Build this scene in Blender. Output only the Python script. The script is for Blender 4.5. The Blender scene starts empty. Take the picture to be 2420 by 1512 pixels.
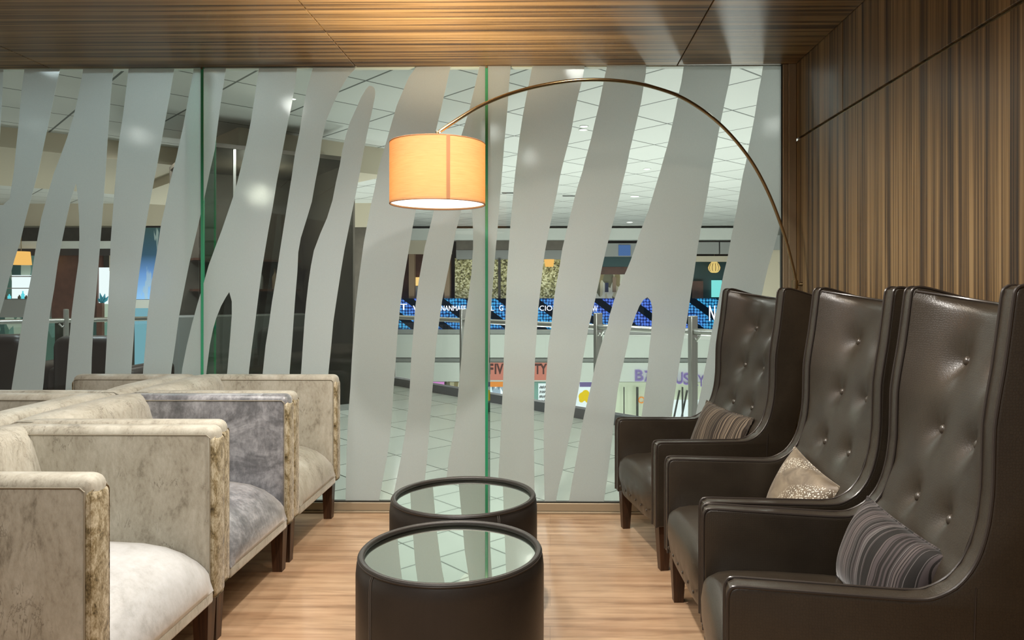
import bpy, bmesh, math, random
from mathutils import Vector, Matrix

R = math.radians
random.seed(7)
C = bpy.context.scene.collection

# ---------------------------------------------------------------- camera, world, lights
F_PX, TH, PX, PY, EYE = 1720.0, 0.014, 1300 - 1720 * math.tan(0.014), 688.0, 1.25
cd = bpy.data.cameras.new('camera')
cam = bpy.data.objects.new('camera', cd)
C.objects.link(cam)
cam.location = (0, 0, EYE)
cam.rotation_euler = (math.pi / 2, 0, TH)
cd.sensor_width = 36
cd.lens = 36 * F_PX / 2420
cd.shift_x = (1210 - PX) / 2420
cd.shift_y = (PY - 756) / 2420
cd.clip_start = 0.05
cd.clip_end = 200
sc = bpy.context.scene
sc.camera = cam
sc.view_settings.view_transform = 'Standard'
sc.view_settings.look = 'None'
sc.view_settings.exposure = 0.12
sc.view_settings.gamma = 1.0
sc.view_settings.use_curve_mapping = False
sc.cycles.max_bounces = 10
sc.cycles.diffuse_bounces = 4
sc.cycles.transparent_max_bounces = 24
sc.cycles.sample_clamp_indirect = 6
sc.cycles.caustics_reflective = False
sc.cycles.caustics_refractive = False

w = bpy.data.worlds.new('world')
sc.world = w
w.use_nodes = True
w.node_tree.nodes['Background'].inputs[0].default_value = (1.0, 0.93, 0.84, 1)
w.node_tree.nodes['Background'].inputs[1].default_value = 0.29


def lamp(name, kind, loc, power, color, size=0.05, spot=None, blend=0.5, aim=None):
    l = bpy.data.lights.new(name, kind)
    l.energy = power
    l.color = color
    if kind in ('POINT', 'SPOT'):
        l.shadow_soft_size = size
    if kind == 'SPOT':
        l.spot_size = R(spot or 100)
        l.spot_blend = blend
    if kind == 'AREA':
        l.shape = 'DISK'
        l.size = size
    o = bpy.data.objects.new(name, l)
    C.objects.link(o)
    o.location = loc
    if aim:
        o.rotation_euler = (Vector(aim) - Vector(loc)).to_track_quat('-Z', 'Y').to_euler()
    return o


WARM = (1.0, 0.87, 0.70)
NEUT = (1.0, 0.95, 0.88)
COOL = (1.0, 1.0, 0.95)
# recessed lounge downlights (ceiling at 2.52 m) and one added fill
for (x, y, p, c, s) in ((-0.30, 2.35, 150, NEUT, 0.04), (-0.20, 0.7, 70, NEUT, 0.06), (-0.75, 3.05, 32, NEUT, 0.05),
                        (0.35, 3.1, 32, WARM, 0.05), (-1.75, 2.75, 55, NEUT, 0.06), (-1.55, 1.75, 48, NEUT, 0.06),
                        (0.75, 1.35, 42, WARM, 0.08), (-0.85, 0.25, 75, NEUT, 0.06)):  # last entry: unseen fill added to brighten the camera-facing chair sides
    lamp('lounge_downlight_and_fill', 'SPOT', (x, y, 2.50), p, c, s, 150, 0.6)
# mall downlights near the glass and over the walkway (ceiling at 2.95 m)
for (x, y, p) in ((-2.15, 4.9, 38), (-1.55, 5.0, 38), (0.2, 5.4, 30), (1.4, 5.0, 28), (-3.6, 5.2, 62), (-0.6, 7.5, 60), (-5.0, 7.0, 60),
                  (2.2, 7.2, 40)):
    lamp('mall_downlight', 'SPOT', (x, y, 2.9), p, COOL if x > -2 else (0.80, 0.95, 1.0), 0.08, 160, 0.5)
# fittings that glare through the frosted film
for (x, y, p) in ((-2.29, 6.44, 30), (-4.35, 7.65, 30), (-0.25, 8.9, 30)):
    lamp('mall_downlight', 'SPOT', (x, y, 2.9), p, COOL, 0.06, 165, 0.4)
for (x, y, p) in ((-6.5, 11.5, 130), (-0.55, 14.0, 150), (5.0, 13.5, 150), (-3.2, 15.0, 120)):
    lamp('atrium_downlight', 'SPOT', (x, y, 2.9), p, (0.99, 1.0, 0.96), 0.15, 168, 0.5)
# added fills hidden below the walkway slab, brightening mall ceiling and far facade
for (x, y, p) in ((1.5, 8.2, 260), (-1.2, 10.6, 300), (-5.0, 11.8, 260), (5.0, 9.0, 260), (3.0, 13.0, 200)):
    lamp('hidden_atrium_fill', 'POINT', (x, y, -1.5), p, (0.97, 1.0, 0.97), 0.4)


# ---------------------------------------------------------------- helpers
def at_y(x, y, Y):
    rx = (x - PX) / F_PX
    c, s = math.cos(TH), math.sin(TH)
    X = Y * (rx * c - s) / (c + rx * s)
    d = -X * s + Y * c
    return X, EYE - (y - PY) * d / F_PX


def at_z(x, y, Z):
    d = F_PX * (EYE - Z) / (y - PY)
    r = (x - PX) / F_PX * d
    c, s = math.cos(TH), math.sin(TH)
    return r * c - d * s, r * s + d * c


def link(o, parent=None):
    C.objects.link(o)
    if parent:
        o.parent = parent
    return o


def tag(o, label=None, cat=None, group=None, kind=None):
    if label: o['label'] = label
    if cat: o['category'] = cat
    if group: o['group'] = group
    if kind: o['kind'] = kind
    return o


def thing(name, label, cat, loc=(0, 0, 0), rotz=0, group=None):
    o = bpy.data.objects.new(name, None)
    o.empty_display_size = 0.1
    link(o)
    o.location = loc
    o.rotation_euler = (0, 0, rotz)
    return tag(o, label, cat, group)


def copy_tree(o, parent=None):
    c = o.copy()
    link(c, parent)
    for ch in list(o.children):
        copy_tree(ch, c)
    return c


class MB:
    def __init__(s):
        s.bm = bmesh.new()

    def box(s, a, b, bevel=0.0, seg=2):
        v = bmesh.ops.create_cube(s.bm, size=1)['verts']
        for q in v:
            q.co = Vector(((a[i] + b[i]) / 2 + q.co[i] * (b[i] - a[i]) for i in range(3)))
        if bevel > 0:
            es = list({e for q in v for e in q.link_edges})
            bmesh.ops.bevel(s.bm, geom=es, offset=bevel, segments=seg, affect='EDGES', profile=0.5)
        return s

    def prism(s, pts, axis, lo, hi, bevel=0.0, seg=3):
        """polygon pts (a,b) extruded along axis: 'y' -> (a, t, b), 'z' -> (a, b, t)"""
        def mk(p, t):
            return (p[0], t, p[1]) if axis == 'y' else (p[0], p[1], t) if axis == 'z' else (t, p[0], p[1])
        v0 = [s.bm.verts.new(mk(p, lo)) for p in pts]
        v1 = [s.bm.verts.new(mk(p, hi)) for p in pts]
        n = len(pts)
        fs = [s.bm.faces.new(v0), s.bm.faces.new(v1[::-1])]
        caps = [list(f.edges) for f in fs]
        for i in range(n):
            s.bm.faces.new((v0[i], v1[i], v1[(i + 1) % n], v0[(i + 1) % n]))
        bmesh.ops.recalc_face_normals(s.bm, faces=s.bm.faces[:])
        if bevel > 0:
            bmesh.ops.bevel(s.bm, geom=[e for c in caps for e in c], offset=bevel, segments=seg, affect='EDGES', profile=0.5)
        return s

    def tube(s, pts, r, n=10, closed=False, flat=1.0):
        pts = [Vector(p) for p in pts]
        rings, up = [], None
        m = len(pts)
        for i, p in enumerate(pts):
            if closed:
                t = pts[(i + 1) % m] - pts[i - 1]
            else:
                t = pts[min(i + 1, m - 1)] - pts[max(i - 1, 0)]
            t.normalize()
            if up is None:
                up = t.orthogonal().normalized()
            up = (up - t * up.dot(t))
            if up.length < 1e-6:
                up = t.orthogonal()
            up.normalize()
            sd = t.cross(up)
            rr = r[i] if isinstance(r, (list, tuple)) else r
            rings.append([s.bm.verts.new(p + up * math.cos(2 * math.pi * k / n) * rr + sd * math.sin(2 * math.pi * k / n) * rr * flat)
                          for k in range(n)])
        last = m if closed else m - 1
        for i in range(last):
            a, b = rings[i], rings[(i + 1) % m]
            for k in range(n):
                s.bm.faces.new((a[k], a[(k + 1) % n], b[(k + 1) % n], b[k]))
        if not closed:
            s.bm.faces.new(rings[0][::-1])
            s.bm.faces.new(rings[-1])
        return s

    def lathe(s, prof, c=(0, 0, 0), n=64, close=False):
        rings = []
        for r, z in prof:
            if r < 1e-6:
                rings.append([s.bm.verts.new((c[0], c[1], c[2] + z))])
            else:
                rings.append([s.bm.verts.new((c[0] + r * math.cos(2 * math.pi * k / n), c[1] + r * math.sin(2 * math.pi * k / n), c[2] + z))
                              for k in range(n)])
        m = len(rings)
        for i in range(m if close else m - 1):
            a, b = rings[i], rings[(i + 1) % m]
            for k in range(n):
                k2 = (k + 1) % n
                if len(a) == 1 and len(b) == 1:
                    continue
                if len(a) == 1:
                    s.bm.faces.new((a[0], b[k2], b[k]))
                elif len(b) == 1:
                    s.bm.faces.new((a[k], a[k2], b[0]))
                else:
                    s.bm.faces.new((a[k], a[k2], b[k2], b[k]))
        return s

    def grid(s, nu, nv, fn, closed_u=False):
        vs = [[s.bm.verts.new(fn(i, j)) for j in range(nv)] for i in range(nu)]
        for i in range(nu if closed_u else nu - 1):
            for j in range(nv - 1):
                i2 = (i + 1) % nu
                s.bm.faces.new((vs[i][j], vs[i2][j], vs[i2][j + 1], vs[i][j + 1]))
        return vs

    def build(s, name, mat, parent=None, smooth=True, angle=40):
        bmesh.ops.recalc_face_normals(s.bm, faces=s.bm.faces[:])
        me = bpy.data.meshes.new(name)
        s.bm.to_mesh(me)
        s.bm.free()
        me.materials.append(mat)
        if smooth:
            for p in me.polygons:
                p.use_smooth = True
            me.set_sharp_from_angle(angle=R(angle))
        return link(bpy.data.objects.new(name, me), parent)


def smooth_path(pts, n=6, closed=False):
    out = []
    m = len(pts)
    for i in range(m if closed else m - 1):
        g = lambda k: Vector(pts[k % m]) if closed else Vector(pts[max(0, min(m - 1, k))])
        p0, p1, p2, p3 = g(i - 1), g(i), g(i + 1), g(i + 2)
        for k in range(n):
            t = k / n
            out.append(0.5 * ((2 * p1) + (p2 - p0) * t + (2 * p0 - 5 * p1 + 4 * p2 - p3) * t * t + (3 * p1 - p0 - 3 * p2 + p3) * t ** 3))
    if not closed:
        out.append(Vector(pts[-1]))
    return out


# ---------------------------------------------------------------- materials
class NT:
    def __init__(s, name):
        s.m = bpy.data.materials.new(name)
        s.m.use_nodes = True
        s.t = s.m.node_tree
        s.t.nodes.clear()
        s.out = s.n('ShaderNodeOutputMaterial')

    def n(s, kind, **kw):
        q = s.t.nodes.new(kind)
        for k, v in kw.items():
            if k.startswith('i_'):
                q.inputs[k[2:].replace('_', ' ')].default_value = v
            else:
                setattr(q, k, v)
        return q

    def l(s, a, b):
        s.t.links.new(a, b)

    def coord(s, scale=(1, 1, 1), kind='Object', rot=(0, 0, 0)):
        tc = s.n('ShaderNodeTexCoord')
        mp = s.n('ShaderNodeMapping')
        mp.inputs['Scale'].default_value = scale
        mp.inputs['Rotation'].default_value = rot
        s.l(tc.outputs[kind], mp.inputs[0])
        return mp.outputs[0]

    def noise(s, vec, scale, detail=4, rough=0.55, dist=0.0):
        q = s.n('ShaderNodeTexNoise')
        q.inputs['Scale'].default_value = scale
        q.inputs['Detail'].default_value = detail
        q.inputs['Roughness'].default_value = rough
        q.inputs['Distortion'].default_value = dist
        s.l(vec, q.inputs['Vector'])
        return q.outputs[0]

    def ramp(s, fac, stops, interp='LINEAR'):
        q = s.n('ShaderNodeValToRGB')
        q.color_ramp.interpolation = interp
        e = q.color_ramp.elements
        while len(e) < len(stops):
            e.new(0.5)
        for el, (p, c) in zip(e, stops):
            el.position = p
            el.color = (*c, 1) if len(c) == 3 else c
        s.l(fac, q.inputs[0])
        return q.outputs[0]

    def mix(s, fac, a, b, blend='MIX'):
        q = s.n('ShaderNodeMix', data_type='RGBA', blend_type=blend)
        for inp, v in ((q.inputs[0], fac), (q.inputs[6], a), (q.inputs[7], b)):
            if hasattr(v, 'is_linked') or hasattr(v, 'links'):
                s.l(v, inp)
            elif isinstance(v, (int, float)):
                inp.default_value = v
            else:
                inp.default_value = (*v, 1)
        return q.outputs[2]

    def math(s, op, a, b=None):
        q = s.n('ShaderNodeMath', operation=op)
        for inp, v in ((q.inputs[0], a), (q.inputs[1], b)):
            if v is None:
                continue
            if hasattr(v, 'links'):
                s.l(v, inp)
            else:
                inp.default_value = v
        return q.outputs[0]

    def bsdf(s, color=None, rough=0.5, metal=0.0, spec=0.5, bump=None, bstr=0.2, bdist=0.01, sheen=0.0, coat=0.0, emit=None, estr=0.0):
        p = s.n('ShaderNodeBsdfPrincipled')
        if hasattr(color, 'links'):
            s.l(color, p.inputs['Base Color'])
        elif color is not None:
            p.inputs['Base Color'].default_value = (*color, 1)
        if hasattr(rough, 'links'):
            s.l(rough, p.inputs['Roughness'])
        else:
            p.inputs['Roughness'].default_value = rough
        p.inputs['Metallic'].default_value = metal
        p.inputs['Specular IOR Level'].default_value = spec
        if sheen:
            p.inputs['Sheen Weight'].default_value = sheen
            p.inputs['Sheen Roughness'].default_value = 0.35
        if coat:
            p.inputs['Coat Weight'].default_value = coat
            p.inputs['Coat Roughness'].default_value = 0.25
        if emit is not None:
            if hasattr(emit, 'links'):
                s.l(emit, p.inputs['Emission Color'])
            else:
                p.inputs['Emission Color'].default_value = (*emit, 1)
            p.inputs['Emission Strength'].default_value = estr
        if bump is not None:
            b = s.n('ShaderNodeBump')
            b.inputs['Strength'].default_value = bstr
            b.inputs['Distance'].default_value = bdist
            s.l(bump, b.inputs['Height'])
            s.l(b.outputs[0], p.inputs['Normal'])
        s.l(p.outputs[0], s.out.inputs[0])
        s.p = p
        return s.m


def plain(name, color, rough=0.5, metal=0.0, spec=0.5, emit=None, estr=0.0, var=0.0):
    t = NT(name)
    if var:
        v = t.noise(t.coord(), 6, 5)
        lo = tuple(c * (1 - var) for c in color)
        hi = tuple(min(1, c * (1 + var)) for c in color)
        col = t.ramp(v, ((0.3, lo), (0.7, hi)))
    else:
        col = color
    return t.bsdf(col, rough, metal, spec, emit=emit, estr=estr)


def zebrano(name, axis):
    """striped veneer; grain runs along axis ('x' or 'z')"""
    t = NT(name)
    sc1 = {'x': (0.35, 36, 36), 'z': (36, 36, 0.30)}[axis]
    sc2 = {'x': (0.9, 140, 140), 'z': (140, 140, 0.8)}[axis]
    a = t.noise(t.coord(sc1), 1.0, 3, 0.6)
    b = t.noise(t.coord(sc2), 1.0, 4, 0.6)
    g = t.math('ADD', t.math('MULTIPLY', a, 0.66), t.math('MULTIPLY', b, 0.40))
    col = t.ramp(g, ((0.40, (0.026, 0.016, 0.010)), (0.48, (0.085, 0.050, 0.023)), (0.545, (0.19, 0.118, 0.050)), (0.63, (0.30, 0.198, 0.092))))
    return t.bsdf(col, 0.40, spec=0.45, bump=b, bstr=0.05, bdist=0.002)


M = {}
M['wall_wood'] = zebrano('zebrano_upright', 'z')
M['ceiling_wood'] = zebrano('zebrano_lengthwise', 'x')


def oak_floor():
    t = NT('oak_floor')
    br = t.n('ShaderNodeTexBrick')
    br.offset = 0.37
    br.inputs['Color1'].default_value = (0.0, 0.0, 0.0, 1)
    br.inputs['Color2'].default_value = (1, 1, 1, 1)
    br.inputs['Mortar'].default_value = (0.5, 0.5, 0.5, 1)
    br.inputs['Scale'].default_value = 1
    br.inputs['Mortar Size'].default_value = 0.0008
    br.inputs['Brick Width'].default_value = 1.25
    br.inputs['Row Height'].default_value = 0.17
    t.l(t.coord(), br.inputs['Vector'])
    a = t.noise(t.coord((1.6, 26, 1)), 1.0, 6, 0.65, 0.35)
    b = t.noise(t.coord((0.8, 5, 1)), 1.2, 4, 0.6, 0.8)
    c1 = t.ramp(a, ((0.30, (0.31, 0.19, 0.112)), (0.5, (0.52, 0.345, 0.21)), (0.72, (0.66, 0.46, 0.30))))
    c2 = t.ramp(b, ((0.35, (0.62, 0.52, 0.46)), (0.6, (1, 1, 1))))
    c3 = t.mix(0.65, c1, c2, 'MULTIPLY')
    c4 = t.mix(br.outputs['Color'], c3, t.mix(1.0, c3, (0.86, 0.84, 0.82), 'MULTIPLY'))
    c5 = t.mix(br.outputs['Fac'], c4, (0.27, 0.175, 0.11))
    return t.bsdf(c5, 0.33, spec=0.45, bump=a, bstr=0.06, bdist=0.002)


M['floor_wood'] = oak_floor()


def leather(name, base, hi, rough=0.33, scale=150):
    t = NT(name)
    v = t.n('ShaderNodeTexVoronoi', feature='DISTANCE_TO_EDGE')
    v.inputs['Scale'].default_value = scale
    v.inputs['Randomness'].default_value = 0.55
    t.l(t.coord(), v.inputs['Vector'])
    h = t.ramp(v.outputs['Distance'], ((0.0, (0, 0, 0)), (0.16, (1, 1, 1))))
    n = t.noise(t.coord(), 5, 4)
    col = t.ramp(n, ((0.3, base), (0.75, hi)))
    col = t.mix(t.math('MULTIPLY', t.math('SUBTRACT', 1.0, h), 0.35), col, tuple(c * 0.5 for c in base))
    return t.bsdf(col, rough, spec=0.55, bump=h, bstr=0.16, bdist=0.001)


M['leather'] = leather('brown_scaled_leather', (0.028, 0.021, 0.0145), (0.048, 0.037, 0.025))
M['drum_leather'] = leather('black_brown_leather', (0.018, 0.014, 0.011), (0.027, 0.021, 0.017), 0.42, 400)
M['piping'] = plain('dark_leather_piping', (0.030, 0.023, 0.019), 0.32, spec=0.6)
M['stitch'] = plain('pale_stitching', (0.13, 0.115, 0.10), 0.6)
M['button'] = plain('leather_button', (0.045, 0.035, 0.026), 0.28, spec=0.7)
M['dark_wood'] = zebrano('dark_leg_wood', 'z')
for e, c in zip([n for n in M['dark_wood'].node_tree.nodes if n.type == 'VALTORGB'][0].color_ramp.elements,
                ((0.022, 0.010, 0.005), (0.035, 0.015, 0.007), (0.055, 0.023, 0.010), (0.075, 0.032, 0.014))):
    e.color = (*c, 1)


def velvet(name, dark, mid, lite, sheen=0.5, scale=9.0, stretch=(1, 1, 0.45), lo=0.30, hi=0.62, rough=0.55, spec=0.35, crease=0.0):
    t = NT(name)
    a = t.noise(t.coord(stretch), scale, 8, 0.68, 0.7)
    b = t.noise(t.coord((1, 1, 0.5)), scale * 9, 5, 0.7)
    g = t.math('ADD', t.math('MULTIPLY', a, 0.68), t.math('MULTIPLY', b, 0.32))
    col = t.ramp(g, ((lo, dark), ((lo + hi) / 2 - 0.02, mid), (hi, lite)))
    if crease:
        c = t.noise(t.coord((1, 1, 0.35)), 22, 4, 0.7, 0.5)
        line = t.ramp(c, ((0.478, (0, 0, 0)), (0.5, (1, 1, 1)), (0.522, (0, 0, 0))))
        msk = t.ramp(t.noise(t.coord(), 7, 3), ((0.5, (0, 0, 0)), (0.62, (1, 1, 1))))
        col = t.mix(t.math('MULTIPLY', t.math('MULTIPLY', line, msk), crease), col, tuple(v * 0.9 for v in dark))
    m = t.bsdf(col, rough, spec=spec, bump=b, bstr=0.25, bdist=0.004, sheen=sheen)
    t.p.inputs['Sheen Tint'].default_value = (1, 0.97, 0.92, 1)
    return m


M['velvet'] = velvet('champagne_velvet', (0.165, 0.148, 0.11), (0.36, 0.335, 0.27), (0.475, 0.455, 0.385), lo=0.34, crease=0.75)
M['velvet_face'] = velvet('brushed_gold_velvet', (0.06, 0.043, 0.018), (0.25, 0.195, 0.10), (0.58, 0.52, 0.38), 0.4, 30, (1, 1, 0.6), 0.38, 0.60)
M['velvet_silver'] = velvet('silver_velvet', (0.05, 0.052, 0.058), (0.155, 0.157, 0.168), (0.42, 0.42, 0.44), 0.7, 5, (1, 1, 1.6), 0.34, 0.64, 0.36, 0.9)
M['velvet_seat'] = velvet('pale_velvet', (0.36, 0.36, 0.35), (0.50, 0.505, 0.50), (0.60, 0.61, 0.62), 0.6, 6, (1, 1, 1), 0.34, 0.66, 0.45, 0.5)
M['velvet_seam'] = plain('velvet_seam', (0.27, 0.24, 0.18), 0.7)


def mirror():
    t = NT('mirror_glass_top')
    return t.bsdf((0.80, 0.87, 0.80), 0.015, metal=1.0)


M['mirror'] = mirror()


def thin_glass(name, tint, refl=1.0):
    t = NT(name)
    tr = t.n('ShaderNodeBsdfTransparent')
    tr.inputs[0].default_value = (*tint, 1)
    gl = t.n('ShaderNodeBsdfGlossy')
    gl.inputs['Roughness'].default_value = 0.01
    gl.inputs['Color'].default_value = (refl, refl, refl, 1)
    fr = t.n('ShaderNodeFresnel')
    fr.inputs['IOR'].default_value = 1.45
    mx = t.n('ShaderNodeMixShader')
    ge = t.n('ShaderNodeNewGeometry')
    t.l(t.math('MULTIPLY', fr.outputs[0], t.math('SUBTRACT', 1.0, ge.outputs['Backfacing'])), mx.inputs[0])
    t.l(tr.outputs[0], mx.inputs[1])
    t.l(gl.outputs[0], mx.inputs[2])
    t.l(mx.outputs[0], t.out.inputs[0])
    return t.m


M['glass'] = thin_glass('clear_glass', (0.96, 0.985, 0.97), 0.8)
M['fin_glass'] = thin_glass('green_glass', (0.66, 0.88, 0.77), 0.45)
M['smoked_glass'] = thin_glass('smoked_glass', (0.62, 0.64, 0.60), 1.0)
M['fin_edge'] = NT('green_glass_edge').bsdf((0.03, 0.30, 0.15), 0.15, spec=0.8)


def frost():
    t = NT('frosted_film')
    n = t.noise(t.coord((1, 1, 1)), 300, 2)
    col = t.ramp(n, ((0.3, (0.675, 0.71, 0.705)), (0.7, (0.72, 0.755, 0.75))))
    df = t.n('ShaderNodeBsdfDiffuse')
    tl = t.n('ShaderNodeBsdfTranslucent')
    tr = t.n('ShaderNodeBsdfTransparent')
    t.l(col, df.inputs[0])
    t.l(col, tl.inputs[0])
    m1 = t.n('ShaderNodeMixShader')
    m1.inputs[0].default_value = 0.55
    t.l(df.outputs[0], m1.inputs[1])
    t.l(tl.outputs[0], m1.inputs[2])
    m2 = t.n('ShaderNodeMixShader')
    m2.inputs[0].default_value = 0.04
    rf = t.n('ShaderNodeBsdfRefraction')
    rf.inputs['Roughness'].default_value = 0.68
    rf.inputs['IOR'].default_value = 1.03
    m3 = t.n('ShaderNodeMixShader')
    m3.inputs[0].default_value = 0.22
    t.l(m1.outputs[0], m3.inputs[1])
    t.l(rf.outputs[0], m3.inputs[2])
    t.l(m3.outputs[0], m2.inputs[1])
    t.l(tr.outputs[0], m2.inputs[2])
    t.l(m2.outputs[0], t.out.inputs[0])
    return t.m


M['frost'] = frost()
M['bronze'] = plain('bronze_metal', (0.34, 0.26, 0.15), 0.24, 1.0)
M['frame'] = plain('champagne_frame', (0.40, 0.33, 0.23), 0.4, 0.35)
M['frame_dark'] = plain('dark_gasket', (0.03, 0.03, 0.025), 0.5)
M['steel'] = plain('brushed_steel', (0.50, 0.50, 0.48), 0.32, 0.9)
M['marble'] = plain('dark_marble', (0.06, 0.055, 0.05), 0.2, var=0.5)
M['white'] = plain('white_paint', (0.64, 0.665, 0.63), 0.55)
M['grey_paint'] = plain('grey_paint', (0.30, 0.31, 0.30), 0.6)
M['kerb'] = plain('dark_grey_kerb', (0.11, 0.11, 0.12), 0.4)
M['beige_paint'] = plain('beige_paint', (0.55, 0.49, 0.38), 0.6)
M['mall_brown'] = plain('brown_laminate', (0.10, 0.045, 0.03), 0.4, var=0.25)
M['mall_dark'] = plain('dark_shop_interior', (0.035, 0.03, 0.028), 0.5)
M['smoke_wall'] = plain('taupe_wall', (0.115, 0.10, 0.08), 0.5, var=0.15)
M['tan'] = plain('tan_pilaster', (0.32, 0.22, 0.14), 0.5)
M['teal_dark'] = plain('dark_teal_wall', (0.015, 0.06, 0.065), 0.4)
M['club_leather'] = plain('dark_brown_leather', (0.022, 0.013, 0.010), 0.4)
M['club_grey'] = plain('grey_sofa_fabric', (0.085, 0.08, 0.072), 0.8)


def glow(name, color, strength):
    t = NT(name)
    e = t.n('ShaderNodeEmission')
    e.inputs[0].default_value = (*color, 1)
    e.inputs[1].default_value = strength
    t.l(e.outputs[0], t.out.inputs[0])
    return t.m


M['lens'] = glow('downlight_lens', (1, 0.98, 0.94), 4.0)
M['warm_lens'] = glow('warm_ceiling_glow', (1, 0.90, 0.70), 1.6)
M['tube'] = glow('white_tube', (0.95, 0.98, 1.0), 2.2)
M['letter_white'] = glow('lit_white_lettering', (0.85, 0.86, 1.0), 1.6)
M['letter_red'] = plain('dark_red_lettering', (0.07, 0.008, 0.006), 0.5)
M['letter_purple'] = plain('purple_lettering', (0.16, 0.10, 0.36), 0.4)
M['halo_purple'] = glow('purple_backlight', (0.62, 0.50, 0.95), 0.55)
M['halo_red'] = glow('red_backlight', (0.95, 0.36, 0.27), 0.62)
M['letter_dark'] = plain('dark_lettering', (0.012, 0.012, 0.012), 0.5)
M['letter_teal'] = glow('lit_teal_lettering', (0.12, 0.65, 0.75), 1.0)
M['sign_blue'] = plain('navy_sign', (0.006, 0.02, 0.075), 0.3)
M['lightbox'] = glow('amber_lightbox', (1.0, 0.66, 0.24), 0.95)
M['window_glow'] = glow('lit_white_window', (0.86, 0.95, 0.97), 1.0)
M['teal_glow'] = glow('lit_teal_window', (0.25, 0.85, 0.82), 0.85)
M['pink_glow'] = glow('pink_display', (0.80, 0.32, 0.75), 0.8)
M['orange_glow'] = glow('orange_display', (1.0, 0.36, 0.08), 0.8)
M['yellow'] = glow('yellow_print', (0.95, 0.68, 0.03), 0.85)
M['pale_blue'] = glow('pale_blue_lit_panel', (0.22, 0.46, 0.55), 0.8)
M['blue_panel'] = glow('blue_lit_panel', (0.13, 0.27, 0.62), 0.5)
M['shade_amber'] = glow('amber_lampshade', (1.0, 0.55, 0.15), 0.9)


def ceiling_tiles():
    t = NT('mall_ceiling_tiles')
    v = t.coord((1, 1, 1), rot=(0, 0, R(-44)))
    br = t.n('ShaderNodeTexBrick')
    br.offset = 0.0
    br.inputs['Color1'].default_value = (0.57, 0.585, 0.56, 1)
    br.inputs['Color2'].default_value = (0.61, 0.625, 0.60, 1)
    br.inputs['Mortar'].default_value = (0.10, 0.11, 0.10, 1)
    br.inputs['Scale'].default_value = 1
    br.inputs['Mortar Size'].default_value = 0.010
    br.inputs['Brick Width'].default_value = 0.75
    br.inputs['Row Height'].default_value = 0.75
    t.l(v, br.inputs['Vector'])
    return t.bsdf(br.outputs['Color'], 0.6)


M['mall_ceiling'] = ceiling_tiles()


def floor_tiles():
    t = NT('mall_floor_tiles')
    v = t.coord((1, 1, 1), rot=(0, 0, R(-44)))
    br = t.n('ShaderNodeTexBrick')
    br.offset = 0.0
    br.inputs['Color1'].default_value = (0.53, 0.555, 0.50, 1)
    br.inputs['Color2'].default_value = (0.58, 0.605, 0.55, 1)
    br.inputs['Mortar'].default_value = (0.09, 0.11, 0.09, 1)
    br.inputs['Scale'].default_value = 1
    br.inputs['Mortar Size'].default_value = 0.005
    br.inputs['Brick Width'].default_value = 0.60
    br.inputs['Row Height'].default_value = 0.60
    t.l(v, br.inputs['Vector'])
    return t.bsdf(br.outputs['Color'], 0.12, spec=0.6)


M['mall_floor'] = floor_tiles()


def led_ribbon():
    t = NT('blue_led_ribbon')
    tc = t.n('ShaderNodeTexCoord')
    sx = t.n('ShaderNodeSeparateXYZ')
    t.l(tc.outputs['Object'], sx.inputs[0])
    d = t.math('ADD', sx.outputs[0], t.math('MULTIPLY', sx.outputs[2], 1.35))
    fr = t.math('FRACT', t.math('DIVIDE', d, 0.82))
    stripe = t.math('GREATER_THAN', fr, 0.36)
    vo = t.n('ShaderNodeTexVoronoi')
    vo.inputs['Scale'].default_value = 13
    vo.inputs['Randomness'].default_value = 0.25
    t.l(tc.outputs['Object'], vo.inputs['Vector'])
    dots = t.ramp(vo.outputs['Distance'], ((0.28, (0.16, 0.42, 0.95)), (0.55, (0.015, 0.03, 0.11))))
    n = t.noise(t.coord((0.25, 1, 0.25)), 1.0, 2)
    tint = t.ramp(n, ((0.40, (0.75, 0.60, 1.0)), (0.50, (0.45, 1.15, 0.95))))
    dots = t.mix(1.0, dots, tint, 'MULTIPLY')
    col = t.mix(stripe, (0.004, 0.010, 0.018), dots)
    e = t.n('ShaderNodeEmission')
    t.l(col, e.inputs[0])
    e.inputs[1].default_value = 0.85
    t.l(e.outputs[0], t.out.inputs[0])
    return t.m


M['led'] = led_ribbon()


def mosaic():
    t = NT('gold_mosaic')
    vo = t.n('ShaderNodeTexVoronoi')
    vo.inputs['Scale'].default_value = 26
    t.l(t.coord(), vo.inputs['Vector'])
    g = t.n('ShaderNodeSeparateColor')
    t.l(vo.outputs['Color'], g.inputs[0])
    n = t.noise(t.coord(), 1.2, 2)
    s_ = t.math('ADD', t.math('MULTIPLY', g.outputs[0], 0.6), t.math('MULTIPLY', n, 0.4))
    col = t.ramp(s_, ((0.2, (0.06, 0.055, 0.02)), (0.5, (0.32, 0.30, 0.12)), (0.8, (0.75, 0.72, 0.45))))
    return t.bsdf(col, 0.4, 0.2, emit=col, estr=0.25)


M['mosaic'] = mosaic()


def poster_mat():
    t = NT('blue_poster_print')
    tc = t.n('ShaderNodeTexCoord')
    sx = t.n('ShaderNodeSeparateXYZ')
    t.l(tc.outputs['Generated'], sx.inputs[0])
    base = t.ramp(sx.outputs[2], ((0.0, (0.22, 0.42, 0.70)), (0.35, (0.10, 0.22, 0.48)), (0.62, (0.02, 0.06, 0.10)), (1.0, (0.02, 0.05, 0.05))))
    n = t.noise(t.coord((2.2, 1, 0.9), 'Generated'), 2.2, 3)
    shape = t.ramp(n, ((0.56, (0, 0, 0)), (0.60, (1, 1, 1))))
    col = t.mix(t.math('MULTIPLY', shape, 0.45), base, (0.35, 0.42, 0.38))
    return t.bsdf(col, 0.4, emit=col, estr=0.6)


M['poster'] = poster_mat()


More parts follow.
